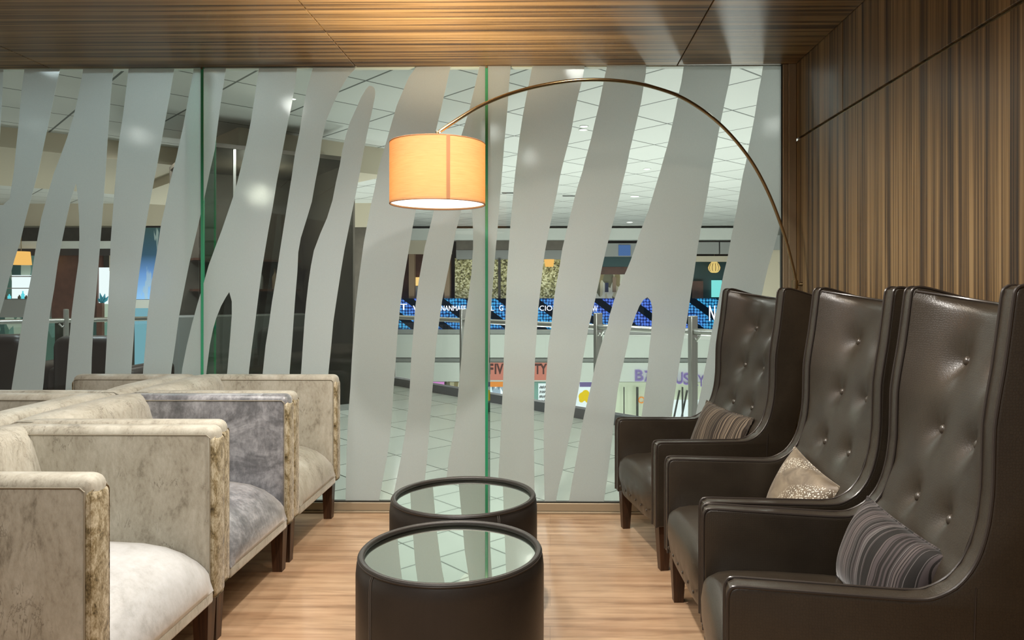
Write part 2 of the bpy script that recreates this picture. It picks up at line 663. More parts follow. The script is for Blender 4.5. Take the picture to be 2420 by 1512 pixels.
def shop_goods(name, cols, scale, st=0.5, stretch=(1, 1, 1)):
    t = NT(name)
    vo = t.n('ShaderNodeTexVoronoi')
    vo.inputs['Scale'].default_value = scale
    t.l(t.coord(stretch), vo.inputs['Vector'])
    g = t.n('ShaderNodeSeparateColor')
    t.l(vo.outputs['Color'], g.inputs[0])
    k = len(cols)
    col = t.ramp(g.outputs[0], [(i / k, c) for i, c in enumerate(cols)], 'CONSTANT')
    return t.bsdf(col, 0.5, emit=col, estr=st)


M['goods_cool'] = shop_goods('shop_goods_cool', ((0.55, 0.68, 0.75), (0.10, 0.16, 0.22), (0.75, 0.82, 0.88), (0.25, 0.33, 0.42)), 5, 0.55, (3, 1, 0.6))
M['goods_warm'] = shop_goods('shop_goods_warm', ((0.12, 0.12, 0.07), (0.45, 0.42, 0.28), (0.22, 0.18, 0.08), (0.55, 0.55, 0.45)), 4, 0.3, (2, 1, 0.7))
M['goods_green'] = shop_goods('shop_goods_green', ((0.10, 0.20, 0.16), (0.04, 0.10, 0.09), (0.45, 0.55, 0.45), (0.16, 0.30, 0.26)), 3, 0.25, (2, 1, 0.6))
M['shop_pale'] = plain('pale_shop_interior', (0.58, 0.62, 0.48), 0.5, emit=(0.55, 0.60, 0.46), estr=0.25)


def linen():
    t = NT('lit_linen_shade')
    a = t.noise(t.coord((1, 1, 26)), 14, 3, 0.6)
    wv = t.n('ShaderNodeTexWave', wave_type='BANDS', bands_direction='Z')
    wv.inputs['Scale'].default_value = 110
    wv.inputs['Distortion'].default_value = 3
    t.l(t.coord(), wv.inputs['Vector'])
    g = t.math('ADD', t.math('MULTIPLY', a, 0.8), t.math('MULTIPLY', wv.outputs[1], 0.2))
    col = t.ramp(g, ((0.25, (0.64, 0.41, 0.21)), (0.75, (0.80, 0.55, 0.30))))
    df = t.n('ShaderNodeBsdfDiffuse')
    tl = t.n('ShaderNodeBsdfTranslucent')
    t.l(col, df.inputs[0])
    t.l(col, tl.inputs[0])
    m1 = t.n('ShaderNodeMixShader')
    m1.inputs[0].default_value = 0.6
    t.l(df.outputs[0], m1.inputs[1])
    t.l(tl.outputs[0], m1.inputs[2])
    t.l(m1.outputs[0], t.out.inputs[0])
    return t.m


M['linen'] = linen()
M['linen_seam'] = plain('linen_seam_tape', (0.32, 0.14, 0.055), 0.8)
M['diffuser'] = glow('lamp_diffuser', (1.0, 0.93, 0.78), 2.2)


def stripes_mat(name, dark, cols, scale):
    t = NT(name)
    tc = t.n('ShaderNodeTexCoord')
    sx = t.n('ShaderNodeSeparateXYZ')
    t.l(tc.outputs['Object'], sx.inputs[0])
    n = t.noise(t.coord(), 5, 2)
    u = t.math('ADD', sx.outputs[1], t.math('MULTIPLY', n, 0.06))
    nz = t.n('ShaderNodeTexNoise', noise_dimensions='1D')
    nz.inputs['Scale'].default_value = scale
    nz.inputs['Detail'].default_value = 3
    t.l(u, nz.inputs['W'])
    k = len(cols)
    stops = [(0.0, dark)] + [(0.42 + 0.035 * i, c) for i, c in enumerate(cols)]
    col = t.ramp(nz.outputs[0], stops, 'CONSTANT')
    f = t.noise(t.coord(), 240, 2)
    return t.bsdf(col, 0.75, spec=0.25, bump=nz.outputs[0], bstr=0.35, bdist=0.01, sheen=0.3)


M['pillow_grey'] = stripes_mat('charcoal_striped_fabric', (0.012, 0.010, 0.009),
                               ((0.095, 0.078, 0.075), (0.014, 0.011, 0.010), (0.065, 0.052, 0.053), (0.02, 0.017, 0.016), (0.11, 0.098, 0.096), (0.014, 0.012, 0.011)), 24)
M['pillow_brown'] = stripes_mat('brown_striped_fabric', (0.028, 0.020, 0.015),
                                ((0.19, 0.15, 0.11), (0.035, 0.026, 0.02), (0.06, 0.045, 0.034), (0.22, 0.17, 0.12), (0.04, 0.03, 0.022)), 30)


def sequin():
    t = NT('taupe_sequin_velvet')
    n = t.noise(t.coord(), 14, 5, 0.6, 1.0)
    base = t.ramp(n, ((0.3, (0.115, 0.083, 0.055)), (0.7, (0.26, 0.205, 0.14))))
    vo = t.n('ShaderNodeTexVoronoi')
    vo.inputs['Scale'].default_value = 150
    t.l(t.coord(), vo.inputs['Vector'])
    dot = t.ramp(vo.outputs['Distance'], ((0.30, (1, 1, 1)), (0.36, (0, 0, 0))))
    band = t.n('ShaderNodeTexWave', wave_type='BANDS', bands_direction='DIAGONAL')
    band.inputs['Scale'].default_value = 2.6
    band.inputs['Distortion'].default_value = 2.5
    t.l(t.coord(), band.inputs['Vector'])
    bm_ = t.ramp(band.outputs[1], ((0.45, (0, 0, 0)), (0.7, (1, 1, 1))))
    fac = t.math('MULTIPLY', dot, bm_)
    col = t.mix(fac, base, (0.85, 0.82, 0.72))
    return t.bsdf(col, 0.5, sheen=0.4)


M['pillow_taupe'] = sequin()

# ---------------------------------------------------------------- room shell
GY = 4.10          # glass plane
CZ = 2.52          # lounge ceiling
WX = 1.375         # right wall


def struct(mb, name, mat, parent=None, smooth=False):
    o = mb.build(name, mat, parent, smooth)
    if parent is None:
        o['kind'] = 'structure'
    return o


struct(MB().box((-6.5, -2.5, -0.12), (WX + 0.1, GY + 0.03, 0)), 'floor', M['floor_wood'])
# ceiling: veneer panels with open joints under a dark deck
mb = MB()
xs = [-6.5, -4.66, -2.85, -1.10, 0.715, WX]
for i in range(5):
    mb.box((xs[i] + 0.003, -2.5, CZ), (xs[i + 1] - (0.003 if i < 4 else 0), GY + 0.012, CZ + 0.03), 0.0015, 1)
struct(mb, 'ceiling', M['ceiling_wood'])
struct(MB().box((-6.5, -2.5, CZ + 0.032), (WX + 0.1, GY + 0.012, CZ + 0.09)), 'trim_1', M['frame_dark'])
# right wall: lower veneer panel, slot at 2.10 m, upper panels with one upright joint
mb = MB()
mb.box((WX, -2.5, 0), (WX + 0.03, GY - 0.005, 2.088), 0.0015, 1)
for a, b in ((-2.5, 1.6), (1.604, 3.437), (3.443, GY - 0.005)):
    mb.box((WX, a, 2.102), (WX + 0.03, b, CZ), 0.0015, 1)
struct(mb, 'wall_right', M['wall_wood'])
struct(MB().box((WX + 0.03, -2.5, 0), (WX + 0.12, GY + 0.05, CZ + 0.03)), 'trim_2', M['frame'])
struct(MB().box((WX + 0.012, -2.5, 2.0895), (WX + 0.0295, GY - 0.006, 2.1005)), 'trim_3', M['bronze'])

# glazing: sill, jamb, head
gx_r = at_y(1847, 600, GY)[0]
struct(MB().box((-6.5, GY - 0.018, 0), (gx_r + 0.06, GY + 0.03, 0.012), 0.002, 1).box((-6.5, GY - 0.008, 0.012), (gx_r + 0.06, GY + 0.03, 0.058), 0.003, 1),
       'baseboard_window', M['frame'])
struct(MB().box((-6.5, GY - 0.002, 0.058), (gx_r + 0.01, GY + 0.02, 0.066)), 'trim_4', M['frame_dark'])
struct(MB().box((gx_r + 0.004, GY - 0.012, 0.058), (gx_r + 0.034, GY + 0.03, CZ), 0.003, 1)
       .box((gx_r + 0.034, GY - 0.02, 0), (WX, GY + 0.03, CZ), 0.002, 1), 'trim_5', M['frame'])
struct(MB().box((gx_r - 0.003, GY - 0.006, 0.06), (gx_r + 0.004, GY + 0.02, CZ)), 'trim_6', M['frame_dark'])

fin_x = [at_y(478, 600, GY)[0], at_y(1150, 600, GY)[0]]
pane_x = [(-6.4, fin_x[0] - 0.009), (fin_x[0] + 0.009, fin_x[1] - 0.009), (fin_x[1] + 0.009, gx_r)]
panes = []
for k, (a, b) in enumerate(pane_x):
    panes.append(struct(MB().box((a, GY, 0.062), (b, GY + 0.010, CZ - 0.001)), 'window_%d' % (k + 1), M['glass']))

# frosted stripes: left edge (top to bottom), right edge (top to bottom), pane
STR = [
 ([(-30, 163), (-30, 352)], [(8, 163), (7, 200), (3, 272), (-1, 345)], 0),
 ([(58, 163), (51, 216), (45, 286), (38, 352), (33, 405), (23, 470), (8, 484), (-40, 486), (-40, 760)],
  [(142, 163), (127, 233), (109, 319), (91, 405), (73, 471), (60, 520), (48, 571), (35, 611), (23, 655), (12, 701), (0, 742), (-12, 790)], 0),
 ([(197, 163), (187, 219), (175, 272), (159, 325), (142, 372), (127, 411), (112, 464), (98, 514), (84, 591), (73, 660), (63, 710), (52, 765), (44, 815), (29, 910), (16, 1000)],
  [(268, 163), (261, 239), (255, 325), (250, 405), (245, 471), (239, 550), (233, 625), (227, 701), (221, 765), (217, 844), (213, 1000), (150, 1000),
   (156, 905), (163, 815), (170, 736), (179, 666), (186, 617), (188, 560), (187, 510), (184, 464), (180, 433),
   (168, 471), (158, 515), (146, 573), (137, 620), (128, 684), (119, 736), (112, 800), (103, 905), (92, 1000)], 0),
 ([(304, 163), (299, 206), (291, 272), (281, 338), (276, 388), (272, 438), (268, 487), (262, 567), (259, 655), (255, 742), (252, 815), (249, 870), (243, 1000)],
  [(412, 163), (402, 223), (387, 305), (372, 388), (357, 464), (346, 525), (335, 602), (326, 669), (320, 727), (316, 800), (311, 870), (304, 1000)], 0),
 ([(458, 163), (445, 233), (433, 299), (417, 372), (400, 438), (390, 490), (381, 529), (370, 602), (358, 669), (349, 742), (345, 800), (339, 871), (330, 1000)],
  [(534, 162), (519, 262), (508, 352), (496, 405), (486, 454), (476, 499), (463, 556), (448, 620), (434, 690), (423, 748), (415, 809), (406, 870), (392, 1000)], 0),
 ([(612, 162), (604, 216), (594, 282), (583, 338), (569, 398), (556, 451), (541, 495), (525, 542), (509, 584), (493, 628), (483, 664), (466, 721), (454, 765), (442, 815), (431, 870), (418, 1000)],
  [(702, 161), (697, 206), (687, 259), (675, 319), (665, 372), (654, 431), (645, 487), (636, 535), (627, 588), (619, 637), (611, 698), (602, 771), (595, 823), (589, 873), (578, 1000), (525, 1000),
   (538, 870), (544, 800), (548, 745), (548, 712), (542, 690), (534, 702), (522, 724), (511, 752), (504, 776), (496, 815), (489, 870), (474, 1000)], 1),
 ([(740, 160), (725, 213), (715, 266), (708, 312), (697, 365), (690, 415), (681, 471), (671, 534), (661, 598), (652, 660), (643, 713), (636, 765), (628, 815), (622, 873), (608, 1000)],
  [(842, 160), (821, 183), (803, 213), (786, 249), (771, 286), (761, 329), (755, 378), (745, 431), (737, 477), (725, 517), (711, 562), (705, 596), (703, 641), (698, 701), (694, 756), (690, 815), (685, 873), (676, 1000)], 1),
 ([(872, 203), (865, 211), (854, 229), (841, 259), (827, 289), (817, 322), (809, 355), (803, 391), (794, 431), (786, 473), (773, 515), (757, 552), (742, 592), (735, 628), (729, 669), (724, 713), (720, 756), (716, 815), (712, 876), (702, 1000)],
  [(878, 203), (884, 207), (887, 217), (886, 230), (880, 259), (870, 305), (860, 355), (850, 411), (841, 458), (832, 501), (824, 541), (814, 591), (806, 640), (797, 698), (788, 759), (783, 815), (777, 873), (766, 1000)], 1),
 ([(984, 158), (966, 183), (953, 213), (938, 249), (927, 286), (915, 329), (903, 368), (893, 405), (885, 448), (876, 487), (868, 529), (860, 572), (854, 616), (847, 669), (842, 713), (838, 756), (835, 800), (832, 844), (828, 917), (823, 985), (820, 1050), (818, 1120), (817, 1190)],
  [(1065, 157), (1054, 206), (1042, 259), (1031, 305), (1012, 380), (995, 440), (981, 505), (974, 545), (966, 592), (954, 662), (946, 723), (940, 783), (936, 844), (930, 920), (926, 985), (921, 1040), (913, 1091), (904, 1137), (896, 1190)], 1),
 ([(1133, 155), (1121, 210), (1108, 264), (1091, 318), (1066, 390), (1040, 450), (1025, 500), (1014, 545), (1004, 583), (990, 662), (981, 729), (977, 783), (972, 844), (969, 905), (965, 966), (958, 1020), (948, 1080), (934, 1149), (928, 1190)],
  [(1207, 154), (1203, 200), (1200, 247), (1196, 295), (1192, 335), (1188, 392), (1184, 440), (1180, 485), (1176, 540), (1171, 594), (1166, 657), (1161, 723), (1158, 785), (1156, 844), (1154, 905), (1152, 996), (1151, 1190), (1047, 1190),
   (1058, 1109), (1061, 1080), (1076, 1000), (1080, 960), (1085, 905), (1089, 860), (1094, 808), (1098, 759), (1106, 707), (1114, 647), (1118, 586), (1118, 540), (1115, 495), (1110, 460), (1104, 440),
   (1098, 460), (1089, 502), (1077, 548), (1069, 592), (1057, 650), (1045, 710), (1038, 759), (1031, 814), (1027, 860), (1022, 920), (1017, 985), (1010, 1080), (1004, 1135), (998, 1190)], 1),
 ([(1258, 154), (1252, 188), (1244, 228), (1235, 276), (1228, 323), (1222, 373), (1217, 414), (1211, 478), (1207, 522), (1203, 575), (1198, 647), (1196, 706), (1194, 766), (1191, 830), (1189, 900), (1186, 965), (1182, 1053), (1178, 1122), (1175, 1190)],
  [(1382, 154), (1376, 188), (1366, 228), (1359, 259), (1350, 311), (1339, 354), (1330, 388), (1323, 419), (1316, 457), (1309, 490), (1302, 523), (1295, 556), (1287, 599), (1282, 640), (1277, 687), (1272, 732), (1269, 778), (1265, 835), (1263, 890), (1262, 968), (1262, 1050), (1263, 1137), (1264, 1190)], 2),
 ([(1435, 154), (1430, 176), (1423, 211), (1416, 247), (1407, 283), (1398, 323), (1390, 354), (1383, 378), (1376, 407), (1366, 438), (1358, 466), (1352, 492), (1345, 520), (1338, 549), (1329, 587), (1322, 632), (1315, 670), (1310, 699), (1307, 730), (1302, 778), (1296, 816), (1292, 873), (1288, 939), (1285, 1000), (1285, 1090), (1287, 1190)],
  [(1527, 154), (1526, 176), (1521, 204), (1515, 242), (1507, 276), (1497, 319), (1488, 357), (1480, 397), (1471, 433), (1463, 469), (1456, 498), (1449, 525), (1441, 555), (1433, 587), (1423, 630), (1415, 670), (1408, 701), (1400, 737), (1391, 773), (1384, 812), (1377, 852), (1370, 905), (1362, 947), (1355, 989), (1346, 1032), (1337, 1074), (1329, 1116), (1321, 1148), (1314, 1190)], 2),
 ([(1616, 156), (1610, 195), (1601, 235), (1594, 271), (1586, 307), (1579, 338), (1570, 369), (1561, 402), (1551, 435), (1541, 469), (1533, 496), (1523, 522), (1511, 554), (1502, 582), (1490, 616), (1480, 640), (1471, 659), (1459, 687), (1450, 713), (1440, 747), (1435, 773), (1425, 801), (1416, 830), (1407, 862), (1397, 910), (1387, 952), (1379, 987), (1371, 1032), (1364, 1074), (1357, 1111), (1349, 1155), (1345, 1190)],
  [(1729, 156), (1723, 195), (1714, 235), (1704, 283), (1698, 314), (1692, 347), (1686, 376), (1679, 414), (1673, 454), (1665, 498), (1656, 542), (1649, 583), (1641, 640), (1632, 698), (1623, 759), (1612, 820), (1603, 875), (1594, 936), (1586, 990), (1575, 1060), (1560, 1190), (1490, 1190),
   (1500, 1100), (1512, 1010), (1517, 978), (1523, 930), (1528, 897), (1532, 854), (1535, 819), (1539, 783), (1541, 747), (1541, 725), (1537, 710), (1530, 702), (1520, 709), (1511, 723), (1503, 742), (1495, 764), (1489, 783), (1482, 819), (1475, 850), (1467, 885), (1460, 920), (1454, 970), (1449, 1015), (1444, 1058), (1439, 1098), (1434, 1137), (1427, 1190)], 2),
 ([(1803, 156), (1799, 183), (1792, 219), (1784, 271), (1775, 319), (1769, 350), (1763, 382), (1756, 411), (1748, 456), (1740, 500), (1733, 536), (1725, 577), (1719, 611), (1711, 643), (1705, 672), (1697, 715), (1688, 755), (1680, 792), (1671, 847), (1664, 878), (1657, 921), (1647, 966), (1630, 1050), (1600, 1190)],
  [(1847, 156), (1847, 520), (1837, 556), (1828, 589), (1815, 631), (1806, 669), (1798, 706), (1782, 780), (1762, 880), (1735, 1000), (1690, 1190)], 2),
]
for L, Rr, k in STR:
    pts = [at_y(x, min(y, 1184.5), GY) for x, y in L[::-1]] + [at_y(x, min(y, 1184.5), GY) for x, y in Rr]
    out = []
    for p in pts:
        p = (p[0], min(max(p[1], 0.068), CZ - 0.002))
        if not out or (abs(p[0] - out[-1][0]) + abs(p[1] - out[-1][1])) > 1e-4:
            out.append(p)
    m = MB()
    f = m.bm.faces.new([m.bm.verts.new((p[0], GY - 0.0014, p[1])) for p in out])
    m.bm.normal_update()
    g = bmesh.ops.extrude_face_region(m.bm, geom=[f])
    for v in g['geom']:
        if isinstance(v, bmesh.types.BMVert):
            v.co.y = GY - 0.0004
    bmesh.ops.triangulate(m.bm, faces=[q for q in m.bm.faces if len(q.verts) > 4])
    o = m.build('frosted_stripe', M['frost'], panes[k], False)
    o['label'] = 'matt frosted film stripe'

# glass fins outside the joints
for k, x in enumerate(fin_x):
    r = thing('glass_fin', ('green glass fin standing upright behind the left pane joint, beyond the velvet chairs',
                            'green glass fin standing upright behind the middle pane joint, right of the lampshade')[k], 'glass fin', (x, GY, 0), 0,
              'glass fins stiffening the window')
    MB().box((-0.0075, 0.014, 0), (0.0075, 0.155, CZ - 0.02)).build('fin_pane', M['fin_glass'], r, False)
    MB().box((-0.008, -0.0035, 0.07), (0.008, 0.0138, CZ - 0.002), 0.0015, 1).build('polished_edge', M['fin_edge'], r, False)['label'] = 'dark green polished glass edge'
    MB().box((-0.006, 0.1555, 0), (0.006, 0.158, CZ - 0.02)).build('polished_edge', M['fin_edge'], r, False)['label'] = 'dark green polished glass edge'
    MB().box((-0.014, 0.10, CZ - 0.02), (0.014, 0.158, CZ + 0.02), 0.003, 1).build('clip', M['bronze'], r)
    MB().tube([(0, 0.003, CZ - 0.008), (0, -0.008, CZ - 0.008)], 0.0065, 16).build('bolt_head', M['bronze'], r)


# ---------------------------------------------------------------- wing chairs
W_, HB = 0.66, 0.20


def back_u(h):
    return 0.700 + (h - 1.058) * 0.35


PROF = [(0.0, HB), (0.0, 0.50), (0.001, 0.55), (0.006, 0.567), (0.022, 0.575), (0.10, 0.5735), (0.30, 0.568), (0.40, 0.566), (0.445, 0.572), (0.49, 0.597), (0.522, 0.635),
        (0.543, 0.68), (0.558, 0.74), (0.566, 0.81), (0.568, 0.88), (0.570, 0.95), (0.578, 1.01), (0.590, 1.083), (0.600, 1.16), (0.609, 1.235), (0.614, 1.254),
        (0.628, 1.262), (0.66, 1.258), (0.74, 1.235), (0.815, 1.212), (0.836, 1.204), (0.838, 1.19), (0.80, 1.06), (0.72, 0.80), (0.655, 0.55), (0.625, 0.35), (0.61, HB)]
BUT = [(w, h) for h in (1.058, 0.868, 0.686) for w in (0.10, -0.10)]


def edge_u(h):
    for (a, b), (c, d) in zip(PROF[7:], PROF[8:22]):
        if b <= h <= d:
            return a + (c - a) * (h - b) / max(1e-6, d - b)
    return 0.40 if h < 0.6 else 0.62


def make_wing_chair(label):
    t = thing('wing_chair', label, 'armchair', group='high-backed wing chairs along the wood wall')
    T = 0.062
    for sgn in (1, -1):
        wo, wi = sgn * W_ / 2, sgn * (W_ / 2 - T)
        lo, hi = min(wo, wi), max(wo, wi)
        pts = [(p[0], p[1]) for p in PROF]
        sd = MB().prism(pts, 'y', lo, hi, 0.008, 3).build('side_panel', M['leather'], t)
        sx2 = wo + sgn * 0.0005
        MB().tube([(0.53, sx2, 0.60), (0.525, sx2, 0.45), (0.52, sx2, HB + 0.01)], 0.0018, 6).build('seam', M['piping'], sd)
        for ww in (wo - sgn * 0.004, wi + sgn * 0.004):
            path = smooth_path([(p[0], ww, p[1]) for p in PROF[0:26]], 3)
            MB().tube(path, 0.0045, 8).build('piping', M['piping'], sd)
    # seat: lofted cushion with rounded nose running down to the rail
    wi = W_ / 2 - T - 0.002
    sp = [(0.60, HB + 0.01), (0.60, 0.38), (0.50, 0.400), (0.35, 0.410), (0.20, 0.412), (0.08, 0.409), (0.030, 0.402), (0.004, 0.388), (-0.011, 0.362), (-0.017, 0.325),
          (-0.016, 0.285), (-0.011, 0.250), (-0.005, 0.224), (0.004, HB), (0.30, HB)]
    nv = 25

    def seat(i, j):
        w_ = -1 + 2 * j / (nv - 1)
        u, h = sp[i]
        e = 1 - abs(w_) ** 6
        top = h > 0.37
        du = 0.018 * (1 - e) if u < 0.05 else 0
        pull = 0.008 * (0.5 - 0.5 * math.cos(w_ * 6 * math.pi)) * math.exp(-((h - 0.245) / 0.022) ** 2) if u < 0.05 else 0
        return (u + du + pull, w_ * wi, h - (0.020 * (1 - e) if top else 0) + (0.012 * (1 - w_ * w_) if top else 0))
    m = MB()
    vs = m.grid(len(sp), nv, seat, closed_u=True)
    m.bm.faces.new([vs[i][0] for i in range(len(sp))])
    m.bm.faces.new([vs[i][nv - 1] for i in range(len(sp))][::-1])
    st = m.build('seat', M['leather'], t, angle=60)
    for k in range(6):
        w_ = -0.21 + 0.084 * k
        MB().lathe([(0, -0.003), (0.0055, -0.002), (0.0065, 0.0), (0.004, 0.003), (0, 0.0035)], n=12).build('button', M['button'], st)
        b = st.children[-1]
        b.matrix_local = Matrix.Translation((-0.0075, w_, 0.243)) @ Matrix.Rotation(R(-90), 4, 'Y')
    # tufted back
    nu, nw = 60, 37
    h0, h1 = 0.36, 1.212

    def top_h(w_):
        return 1.212 + 0.036 * abs(w_) ** 2

    def back(i, j):
        w_ = -1 + 2 * j / (nw - 1)
        h1 = top_h(w_)
        h = h0 + (h1 - h0) * i / (nu - 1)
        y = w_ * wi
        u = back_u(h) - 0.028 * min(1, (h1 - h) / 0.02) ** 0.5
        ue = max(edge_u(h), min(0.50, back_u(h) - 0.045)) + 0.004
        q = abs(w_) ** 2.6
        u = u + (min(ue, u) - u) * q
        for bw, bh in BUT:
            d2 = ((y - bw) / 0.045) ** 2 + ((h - bh) / 0.055) ** 2
            u += 0.024 * math.exp(-d2) + 0.010 * math.exp(-d2 * 9)
        if h > h1 - 0.012:
            u += 0.006 * ((h - h1 + 0.012) / 0.012) ** 2
        return (u, y, h)
    m = MB()
    fr = m.grid(nu, nw, back)
    rr = m.grid(nu, nw, lambda i, j: (min(back_u(h0 + (h1 - h0) * i / (nu - 1)) + 0.075, 0.825), (-1 + 2 * j / (nw - 1)) * wi, h0 + (1.208 - h0) * i / (nu - 1)))
    for j in range(nw - 1):
        m.bm.faces.new((fr[nu - 1][j], fr[nu - 1][j + 1], rr[nu - 1][j + 1], rr[nu - 1][j]))
        m.bm.faces.new((fr[0][j + 1], fr[0][j], rr[0][j], rr[0][j + 1]))
    for i in range(nu - 1):
        for j in (0, nw - 1):
            m.bm.faces.new((fr[i][j], rr[i][j], rr[i + 1][j], fr[i + 1][j]))
    bk = m.build('backrest', M['leather'], t, angle=60)
    for bw, bh in BUT:
        j = round((bw / wi + 1) / 2 * (nw - 1))
        i = round((bh - h0) / (top_h(bw / wi) - h0) * (nu - 1))
        p = Vector(back(i, j))
        MB().lathe([(0, -0.006), (0.011, -0.003), (0.0145, 0.002), (0.012, 0.008), (0.006, 0.012), (0, 0.013)], n=20).build('button', M['button'], bk)
        b = bk.children[-1]
        b.matrix_local = Matrix.Translation(p) @ Matrix.Rotation(R(-72), 4, 'Y')
    path = [Vector(back(nu - 1, j)) + Vector((0, 0, 0.002)) for j in range(nw)]
    MB().tube(path, 0.0045, 8).build('piping', M['piping'], bk)
    # rear shell and seat rail
    MB().prism([(0.60, HB), (0.60, 0.36), (back_u(0.36) + 0.076, 0.37), (0.815, 1.19), (0.832, 1.19), (0.648, 0.55), (0.62, 0.35), (0.608, HB)], 'y', -wi, wi).build('rear_panel', M['leather'], t, False)
    for (u, s) in ((0.045, 1), (0.045, -1), (0.56, 1), (0.56, -1)):
        y = s * (W_ / 2 - 0.042)
        m = MB()
        a, b = 0.030, 0.019
        lean = 0.0 if u < 0.2 else 0.05
        v0 = [m.bm.verts.new((u + dx * a, y + dy * a, HB + 0.004)) for dx, dy in ((-1, -1), (1, -1), (1, 1), (-1, 1))]
        v1 = [m.bm.verts.new((u + lean + dx * b, y + dy * b + 0.004 * s, 0)) for dx, dy in ((-1, -1), (1, -1), (1, 1), (-1, 1))]
        m.bm.faces.new(v0)
        m.bm.faces.new(v1)
        for q in range(4):
            m.bm.faces.new((v0[q], v0[(q + 1) % 4], v1[(q + 1) % 4], v1[q]))
        m.build('leg', M['dark_wood'], t, False)
    return t


WCH = [(0.410, 3.560, 0.19), (0.48, 2.655, 0.03), (0.444, 1.995, -0.117)]
WL = ['brown leather wing chair nearest the window, holding the brown striped cushion',
      'middle brown leather wing chair, holding the taupe sequinned cushion',
      'brown leather wing chair nearest the camera, holding the charcoal striped cushion']
wing = []
for k, (x, y, a) in enumerate(WCH):
    c = make_wing_chair(WL[0]) if k == 0 else copy_tree(wing[0])
    c.location = (x, y, 0)
    c.rotation_euler = (0, 0, a)
    c['label'] = WL[k]
    wing.append(c)


def pillow(name, label, mat, size, thick, chair, u, wv, h, tilt, roll=0.0, yaw=0.0):
    a, b = size
    m = MB()
    n = 29

    def fn(sign):
        def f(i, j):
            s_, t_ = -1 + 2 * i / (n - 1), -1 + 2 * j / (n - 1)
            e = max(0.0, (1 - abs(s_) ** 2.4)) ** 0.55 * max(0.0, (1 - abs(t_) ** 2.4)) ** 0.55
            pin = 1 - 0.07 * (1 - s_ * s_) * (abs(t_) ** 2)
            pin2 = 1 - 0.07 * (1 - t_ * t_) * (abs(s_) ** 2)
            return (sign * thick / 2 * e, s_ * a / 2 * pin2, t_ * b / 2 * pin)
        return f
    m.grid(n, n, fn(1))
    m.grid(n, n, fn(-1))
    bmesh.ops.remove_doubles(m.bm, verts=m.bm.verts[:], dist=0.0008)
    o = m.build(name, mat, None, angle=70)
    cx, cy, ca = chair
    X = cx + u * math.cos(ca) - wv * math.sin(ca)
    Y = cy + u * math.sin(ca) + wv * math.cos(ca)
    o.matrix_world = Matrix.Translation((X, Y, h)) @ Matrix.Rotation(ca + yaw, 4, 'Z') @ Matrix.Rotation(tilt, 4, 'Y') @ Matrix.Rotation(roll, 4, 'X')
    tag(o, label, 'cushion', 'cushions on the wing chairs')
    m2 = MB()
    k = 40
    ring = []
    for q in range(4 * k):
        e, r_ = divmod(q, k)
        s_ = -1 + 2 * r_ / k
        S, T_ = ((s_, -1), (1, s_), (-s_, 1), (-1, -s_))[e]
        pin = 1 - 0.07 * (1 - S * S) * (abs(T_) ** 2)
        pin2 = 1 - 0.07 * (1 - T_ * T_) * (abs(S) ** 2)
        ring.append((0, S * a / 2 * pin2, T_ * b / 2 * pin))
    m2.tube(ring, 0.0035, 6, closed=True).build('edge_seam', mat, o)
    return o


pillow('cushion', 'brown striped cushion on the wing chair nearest the window', M['pillow_brown'], (0.45, 0.30), 0.13, WCH[0], 0.440, 0.01, 0.520, R(22), R(3), 0.12)
pillow('cushion', 'taupe velvet cushion with sequin bands on the middle wing chair', M['pillow_taupe'], (0.39, 0.27), 0.13, WCH[1], 0.440, 0.03, 0.488, R(24), R(9), 0.10)
pillow('cushion', 'charcoal and grey striped cushion on the wing chair nearest the camera', M['pillow_grey'], (0.43, 0.255), 0.165, WCH[2], 0.455, 0.005, 0.515, R(20), R(3), 0.16)


